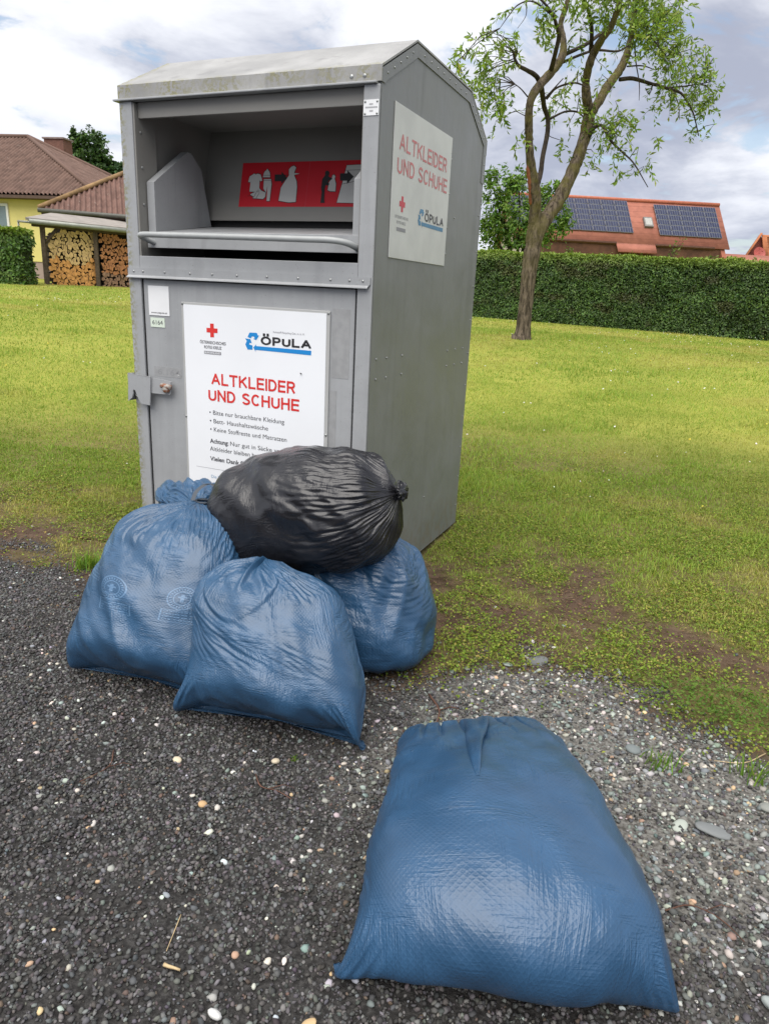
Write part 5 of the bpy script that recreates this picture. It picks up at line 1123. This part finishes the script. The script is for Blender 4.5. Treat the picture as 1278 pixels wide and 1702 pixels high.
# ------------------------------------------------------------------ gravel, stones, grass
def in_view(x, y, margin=.12):
    """spots the photo looks at, with a wide margin to either side"""
    d = (x-CAM[0])*HF[0]+(y-CAM[1])*HF[1]; L = (x-CAM[0])*RH[0]+(y-CAM[1])*RH[1]
    return (d > .72) & (np.abs(L) < d*.72+.45+margin)
def ico(sub):
    bm = bmesh.new(); bmesh.ops.create_icosphere(bm, subdivisions=sub, radius=1.); V = np.array([v.co[:] for v in bm.verts]); F = np.array([[v.index for v in f.verts] for f in bm.faces]); bm.free(); return V, F
def stones(name, X, Y, S, flat, tint, sub, sink, seed, rough=.22, mat=None, smooth=True):
    r_ = np.random.default_rng(seed); V0, F0 = ico(sub); n = len(X); m = len(V0)
    A = r_.uniform(0, 2*PI, n); sx = S*r_.uniform(.8, 1.3, n); sy = S*r_.uniform(.65, 1.05, n); sz = S*flat*r_.uniform(.75, 1.25, n)
    P = V0[None]*(1+rough*r_.normal(0, 1, (n, m, 1)).clip(-1.6, 1.6)); P = P*np.stack([sx, sy, sz], 1)[:, None]
    tx, ty = r_.normal(0, .22, n)[:, None], r_.normal(0, .22, n)[:, None]
    z = P[..., 2]+P[..., 0]*tx+P[..., 1]*ty; ca, sa = np.cos(A)[:, None], np.sin(A)[:, None]
    x = P[..., 0]*ca-P[..., 1]*sa+X[:, None]; y = P[..., 0]*sa+P[..., 1]*ca+Y[:, None]; z = z+(gh(X, Y)+sz*sink)[:, None]
    V = np.stack([x, y, z], 2).reshape(-1, 3); T = (np.arange(n)[:, None, None]*m+F0[None]).reshape(-1, 3)
    me = npmesh(name, V, None, T, smooth, np.repeat(tint, m, 0)); return me
STONE = tinted('stones', .75, 0, .3)
def spots(n, x0, x1, y0, y1, seed):
    r_ = np.random.default_rng(seed); X = r_.uniform(x0, x1, n); Y = r_.uniform(y0, y1, n); k = in_view(X, Y); return X[k], Y[k], r_
# fine dark gravel
X, Y, r_ = spots(270000, -1.6, 4.2, -2.15, .2, 1)
g, p, c = zones(X, Y); bare = sstep(.50, .34, fnoise(X, Y, 2.3, 4)); k = (r_.random(len(X)) < g*(1-.75*p)*(1-.4*bare)); X, Y = X[k], Y[k]
S = .0039*np.exp(r_.normal(0, .34, len(X))).clip(.4, 1.75)
tn = tints(len(X), [(.058, .056, .056), (.086, .084, .083), (.038, .037, .036), (.14, .138, .135), (.10, .075, .06)], [5, 5, 2.5, 1.6, .5], .2, 2)
o = link('gravel', stones('gravel', X, Y, S, .8, tn, 1, .45, 5, .2, None, False), STONE); tag(o, 'fine dark grey gravel covering the yard in front of the container', 'gravel', None, 'stuff')
# pale crushed stone and strewn pebbles
X, Y, r_ = spots(125000, -1.6, 4.4, -2.15, .35, 3)
g, p, c = zones(X, Y); k = r_.random(len(X)) < np.clip(p*.72+g*.02+.012*(1-g)*(Y < .3), 0, 1); X, Y = X[k], Y[k]
S = .0039*np.exp(r_.normal(0, .6, len(X))).clip(.45, 2.5)
PALE = [(.29, .29, .265), (.20, .225, .21), (.14, .155, .15), (.44, .42, .38), (.085, .085, .085), (.30, .215, .15)]
o = link('crushed_stone', stones('crushed_stone', X, Y, S, .6, tints(len(X), PALE, [4, 5, 4, 2, 2, .8], .15, 4), 1, .35, 7, .2, None, False), STONE); tag(o, 'pale grey-green crushed stone at the right edge of the gravel', 'crushed stone', None, 'stuff')
X, Y, r_ = spots(11000, -1.6, 4.2, -2.15, .3, 9); g, p, c = zones(X, Y); k = r_.random(len(X)) < g*.20; X, Y = X[k], Y[k]
S = .0042*np.exp(r_.normal(0, .42, len(X))).clip(.45, 1.9)
o = link('pebbles', stones('pebbles', X, Y, S, .65, tints(len(X), [(.50, .47, .41), (.46, .33, .20), (.28, .31, .30), (.40, .42, .43), (.30, .21, .15)], [4, 1.6, 2.4, 2.2, .6], .15, 6), 2, .4, 8, .07, None, False), STONE); tag(o, 'pale and tan pebbles strewn over the dark gravel', 'pebbles', None, 'stuff')
# larger single stones
for x, y, s, fl, col, lab in ((2.52, -.78, .040, .25, (.17, .18, .18), 'long flat grey slate lying on the crushed stone at right'), (1.93, -.13, .034, .4, (.12, .125, .125), 'dark rounded stone at the edge of soil and gravel'),
        (1.84, -.20, .020, .35, (.24, .28, .25), 'flat greenish stone above the lying blue bag'), (2.44, -.80, .022, .4, (.34, .37, .33), 'pale greenish stone beside the long grey slate'),
        (2.62, -1.24, .018, .55, (.26, .29, .28), 'grey-green stone near the lower right corner of the gravel'), (1.69, -1.71, .014, .6, (.60, .60, .58), 'whitish pebble left of the lying bag near the front edge'),
        (1.85, -1.655, .013, .6, (.50, .36, .20), 'tan oval pebble just left of the lying bag corner'), (1.33, -1.28, .011, .6, (.45, .30, .16), 'tan pebble alone on the dark gravel at left'),
        (1.16, -1.17, .013, .6, (.52, .45, .33), 'cream oblong pebble in front of the left printed bag'), (1.40, -1.05, .012, .6, (.46, .40, .30), 'cream pebble just before the front bag hem'),
        (2.30, -.52, .022, .4, (.15, .17, .17), 'dark slate chip amid the crushed stone right of the lying bag'), (2.65, -.62, .026, .4, (.22, .23, .21), 'broad grey stone at the right rim of the crushed stone')):
    me = stones('stone', np.array([x]), np.array([y]), np.array([s]), fl, np.array([col]), 3, .3, int(x*1000) % 97, .03, None, False)
    tag(link('stone', me, STONE), lab, 'stone')
# twigs and chips
TW = plain('brown twig', (.09, .045, .03), .9, .3, 30); STRAW = plain('dry pale straw', (.42, .32, .18), .8, .2, 30)
def g3(x, y, up=.006): return np.array([x, y, float(gh(x, y))+up])
for pts, r0, mt, lab in (([(1.385, -1.125), (1.425, -1.16), (1.47, -1.155), (1.52, -1.165)], .0022, TW, 'thin reddish twig on the gravel before the front bag'), ([(2.06, -1.575), (2.12, -1.545), (2.17, -1.535), (2.24, -1.50)], .0022, TW, 'brown twig below the hem of the lying bag'),
        ([(2.42, -1.10), (2.47, -1.06), (2.53, -1.07), (2.575, -1.11)], .002, TW, 'curved brown twig right of the lying bag'), ([(1.66, -.53), (1.72, -.60), (1.74, -.68)], .004, TW, 'short dark twig between the right bag and the lying bag'),
        ([(1.50, .36), (1.60, .33), (1.72, .23)], .004, TW, 'grey-brown twig on bare soil right of the container'), ([(-.45, -.02), (-.30, .02), (-.12, .03)], .004, TW, 'thin branch on the soil left of the container'),
        ([(.98, -1.22), (1.02, -1.28), (1.0, -1.36)], .002, TW, 'reddish twig at the left edge of the gravel'), ([(1.545, -1.675), (1.58, -1.67)], .004, STRAW, 'pale straw chip on the gravel at lower left'),
        ([(1.50, -1.57), (1.515, -1.61), (1.53, -1.65)], .0012, STRAW, 'thin straw stalk above the pale chip'), ([(2.66, -.36), (2.60, -.44), (2.52, -.47)], .0018, STRAW, 'dry stalk among the weeds at right')):
    s = spline([g3(*q) for q in pts], 4); mb = MB(); mb.tube(s, list(np.linspace(r0, r0*.55, len(s))), 6, jit=.3)
    if mt is TW and len(pts) > 2: mb.tube([s[len(s)//2], s[len(s)//2]+np.array([.03, .025, .006]), s[len(s)//2]+np.array([.055, .03, .004])], [r0*.6, r0*.5, r0*.3], 5)
    tag(mb.build('twig' if mt is TW else 'straw', mt), lab, 'twig' if mt is TW else 'straw')
# grass blades
def blades(X, Y, H, Wd, tint, seed, lean=.5, two=True, base=None):
    r_ = np.random.default_rng(seed); n = len(X); a = r_.uniform(0, 2*PI, n); l = lean*H*r_.uniform(.2, 1.3, n); b = a+PI/2+r_.normal(0, .5, n)
    Z = gh(X, Y)-.004; dx, dy = np.cos(a)*l, np.sin(a)*l; wx, wy = np.cos(b)*Wd*.5, np.sin(b)*Wd*.5
    st = lambda *q: np.stack(q, 1)
    A, B = st(X-wx, Y-wy, Z), st(X+wx, Y+wy, Z); Tp = st(X+dx, Y+dy, Z+H)
    if two:
        C, D = st(X+dx*.35-wx*.8, Y+dy*.35-wy*.8, Z+H*.6), st(X+dx*.35+wx*.8, Y+dy*.35+wy*.8, Z+H*.6)
        V = np.stack([A, B, D, C, Tp], 1).reshape(-1, 3); k = np.arange(n)[:, None]*5
        return V, k+[0, 1, 2, 3], k+[3, 2, 4], np.repeat(tint, 5, 0)
    V = np.stack([A, B, Tp], 1).reshape(-1, 3); k = np.arange(n)[:, None]*3
    return V, None, k+[0, 1, 2], np.repeat(tint, 3, 0)
GC = [(.205, .31, .045), (.265, .355, .06), (.335, .41, .07), (.46, .43, .16), (.15, .27, .035)]
def gtint(X, Y, n, seed):
    dry = sstep(.48, .62, fnoise(X-2, Y+4, .7, 4))*.95+sstep(.55, .7, fnoise(X, Y, 1.9, 3))*.35; gr = sstep(.52, .66, fnoise(X+30, Y-14, .9, 4))
    c = tints(n, GC, [4, 5, 3, 1, 2.0], .16, seed); dry = dry[:, None].clip(0, 1); gr = gr[:, None]*.6
    c = c*(1-dry*.78)+dry*.78*tints(n, [(.44, .37, .14), (.37, .33, .09)], [1, 1], .15, seed+1)
    return c*(1-gr)+gr*tints(n, [(.14, .24, .025), (.18, .27, .035)], [1, 1], .15, seed+2)
gv, gq, gt, gc = [], [], [], []; off = 0
def put(V, Q, T, c):
    global off
    gv.append(V); gc.append(c)
    if Q is not None: gq.append(Q+off)
    gt.append(T+off); off += len(V)
def field(n, d0, d1, seed):
    r_ = np.random.default_rng(seed); d = np.sqrt(r_.uniform(d0**2, d1**2, n)); L = d*r_.uniform(-.86, .86, n)
    X = CAM[0]+RH[0]*L+HF[0]*d; Y = CAM[1]+RH[1]*L+HF[1]*d
    k = ~((X > -.01) & (X < 1.16) & (Y > -.01) & (Y < 1.27)) & (Y < 16.6+.3*r_.random(n)) & ~((X < -15) & ((X-SF.o[0])*SF.v[0]+(Y-SF.o[1])*SF.v[1] > -.1))
    return X[k], Y[k], d[k], r_
for n, d0, d1, hh, ww, two, sd in ((240000, 2.2, 5.2, .020, .0042, True, 51), (190000, 5.2, 9., .022, .0065, False, 52), (150000, 9., 15., .026, .012, False, 53), (85000, 15., 27., .030, .024, False, 54)):
    X, Y, d, r_ = field(n, d0, d1, sd)
    g, p, c = zones(X, Y); c = np.where(d > 6, 1., c); k = r_.random(len(X)) < c**1.3*.95; X, Y, d, c = X[k], Y[k], d[k], c[k]
    H = hh*np.exp(r_.normal(0, .35, len(X)))*(.3+.6*c)*(1+.7*sstep(.6, .75, fnoise(X, Y, 1.3, 3)))
    put(*blades(X, Y, H, ww*r_.uniform(.7, 1.3, len(X)), gtint(X, Y, len(X), sd), sd, .75, two))
V, Q, T, c = np.vstack(gv), np.vstack(gq), np.vstack(gt), np.vstack(gc)
o = link('grass', npmesh('grass', V, Q, T, False, c), GRASSM); tag(o, 'short yellow-green lawn grass with dry patches', 'grass', None, 'stuff')
# low weeds: little round leaves creeping over the soil
X, Y, d, r_ = field(520000, 1.7, 6.0, 61); g, p, c = zones(X, Y); cl_ = sstep(.40, .60, fnoise(X+3, Y+7, 4.2, 4))
lush = np.exp(-(((X-2.55)/.36)**2+((Y+.14)/.2)**2))+np.exp(-(((X-1.75)/.17)**2+((Y+.25)/.32)**2))*.8
pr = np.clip((np.sqrt(c)*.75*cl_+.07*(1-g)+lush*1.3*(cl_*.4+.6))*sstep(6.5, 3.5, d), 0, 1)*(1-g*.93); k = r_.random(len(X)) < pr; X, Y, d, lush = X[k], Y[k], d[k], lush[k]
P = np.stack([X, Y, gh(X, Y)+r_.uniform(.002, .022, len(X))*(1+lush.clip(0, 1)*.9)], 1); N = r_.normal(0, .45, (len(X), 3))+[0, 0, 1.]
tn = tints(len(X), [(.17, .24, .03), (.24, .29, .045), (.11, .18, .028), (.30, .27, .07)], [4, 3, 2, 1.2], .18, 62); lu = sstep(.3, .9, lush)[:, None]*(X[:, None] > 2.2); tn = tn*(1-lu*.7)+lu*.7*np.array([.07, .155, .025])
V, T, c = leaf_cloud(P, N, np.full(len(P), .0115), .72, tn, .15, 63); o = link('weeds', npmesh('weeds', V, None, T, False, c), GRASSM); tag(o, 'creeping clover and small-leaved weeds between soil and lawn', 'weeds', None, 'stuff')
# dry litter on the soil
X, Y, d, r_ = field(80000, 1.7, 4.6, 71); g, p, c = zones(X, Y); k = r_.random(len(X)) < (1-g)*(1-c*.6)*.6+g*.012; X, Y = X[k], Y[k]
P = np.stack([X, Y, gh(X, Y)+.004+r_.uniform(0, .006, len(X))], 1); V, T, c = leaf_cloud(P, r_.normal(0, .3, (len(X), 3))+[0, 0, 1], np.full(len(X), .014), .22, tints(len(X), [(.20, .12, .06), (.30, .21, .11), (.10, .055, .035)], [3, 2, 3], .2, 72), .1, 73)
o = link('plant_litter', npmesh('plant_litter', V, None, T, False, c), GRASSM); tag(o, 'dry brown plant litter on the bare soil', 'plant litter', None, 'stuff')
# clover and daisy heads
X, Y, d, r_ = field(2600, 2.6, 20, 81); g, p, c = zones(X, Y); k = (r_.random(len(X)) < np.where(d > 6, 1, c)*.4*sstep(.45, .6, fnoise(X, Y, .8, 3))*(X > -12)); X, Y, d = X[k], Y[k], d[k]
me = stones('daisies', X, Y, np.where(d > 6, .010, .006), .6, tints(len(X), [(.75, .75, .70), (.72, .6, .08)], [8, 1], .05, 82), 1, 8., 83, .1); o = link('daisies', me, plain('x', (1, 1, 1))); o.data.materials[0] = STONE; tag(o, 'small white daisy and clover heads dotted over the lawn', 'daisies', None, 'stuff')
# single tufts
for x, y, n, h, lab in ((-.09, -.27, 130, .085, 'bright green grass tuft at the gravel edge left of the printed bag'), (2.38, -.55, 45, .05, 'small mossy green tuft in the crushed stone right of the lying bag'), (2.62, -.50, 50, .06, 'thin yellowish tuft at the right rim of the crushed stone'), (1.44, -1.02, 14, .022, 'tiny green weed sprouting before the front bag')):
    r_ = np.random.default_rng(int(abs(x)*100)); s_ = .05 if h > .03 else .012
    V, Q, T, c = blades(x+r_.normal(0, s_*.55, n), y+r_.normal(0, s_*.5, n), h*r_.uniform(.5, 1.2, n), np.full(n, .0042), tints(n, [(.14, .25, .03), (.2, .29, .04), (.10, .19, .025)], [3, 2, 2], .15, 91), 92, .7)
    tag(link('grass_tuft', npmesh('grass_tuft', V, Q, T, False, c), GRASSM), lab, 'grass tuft')
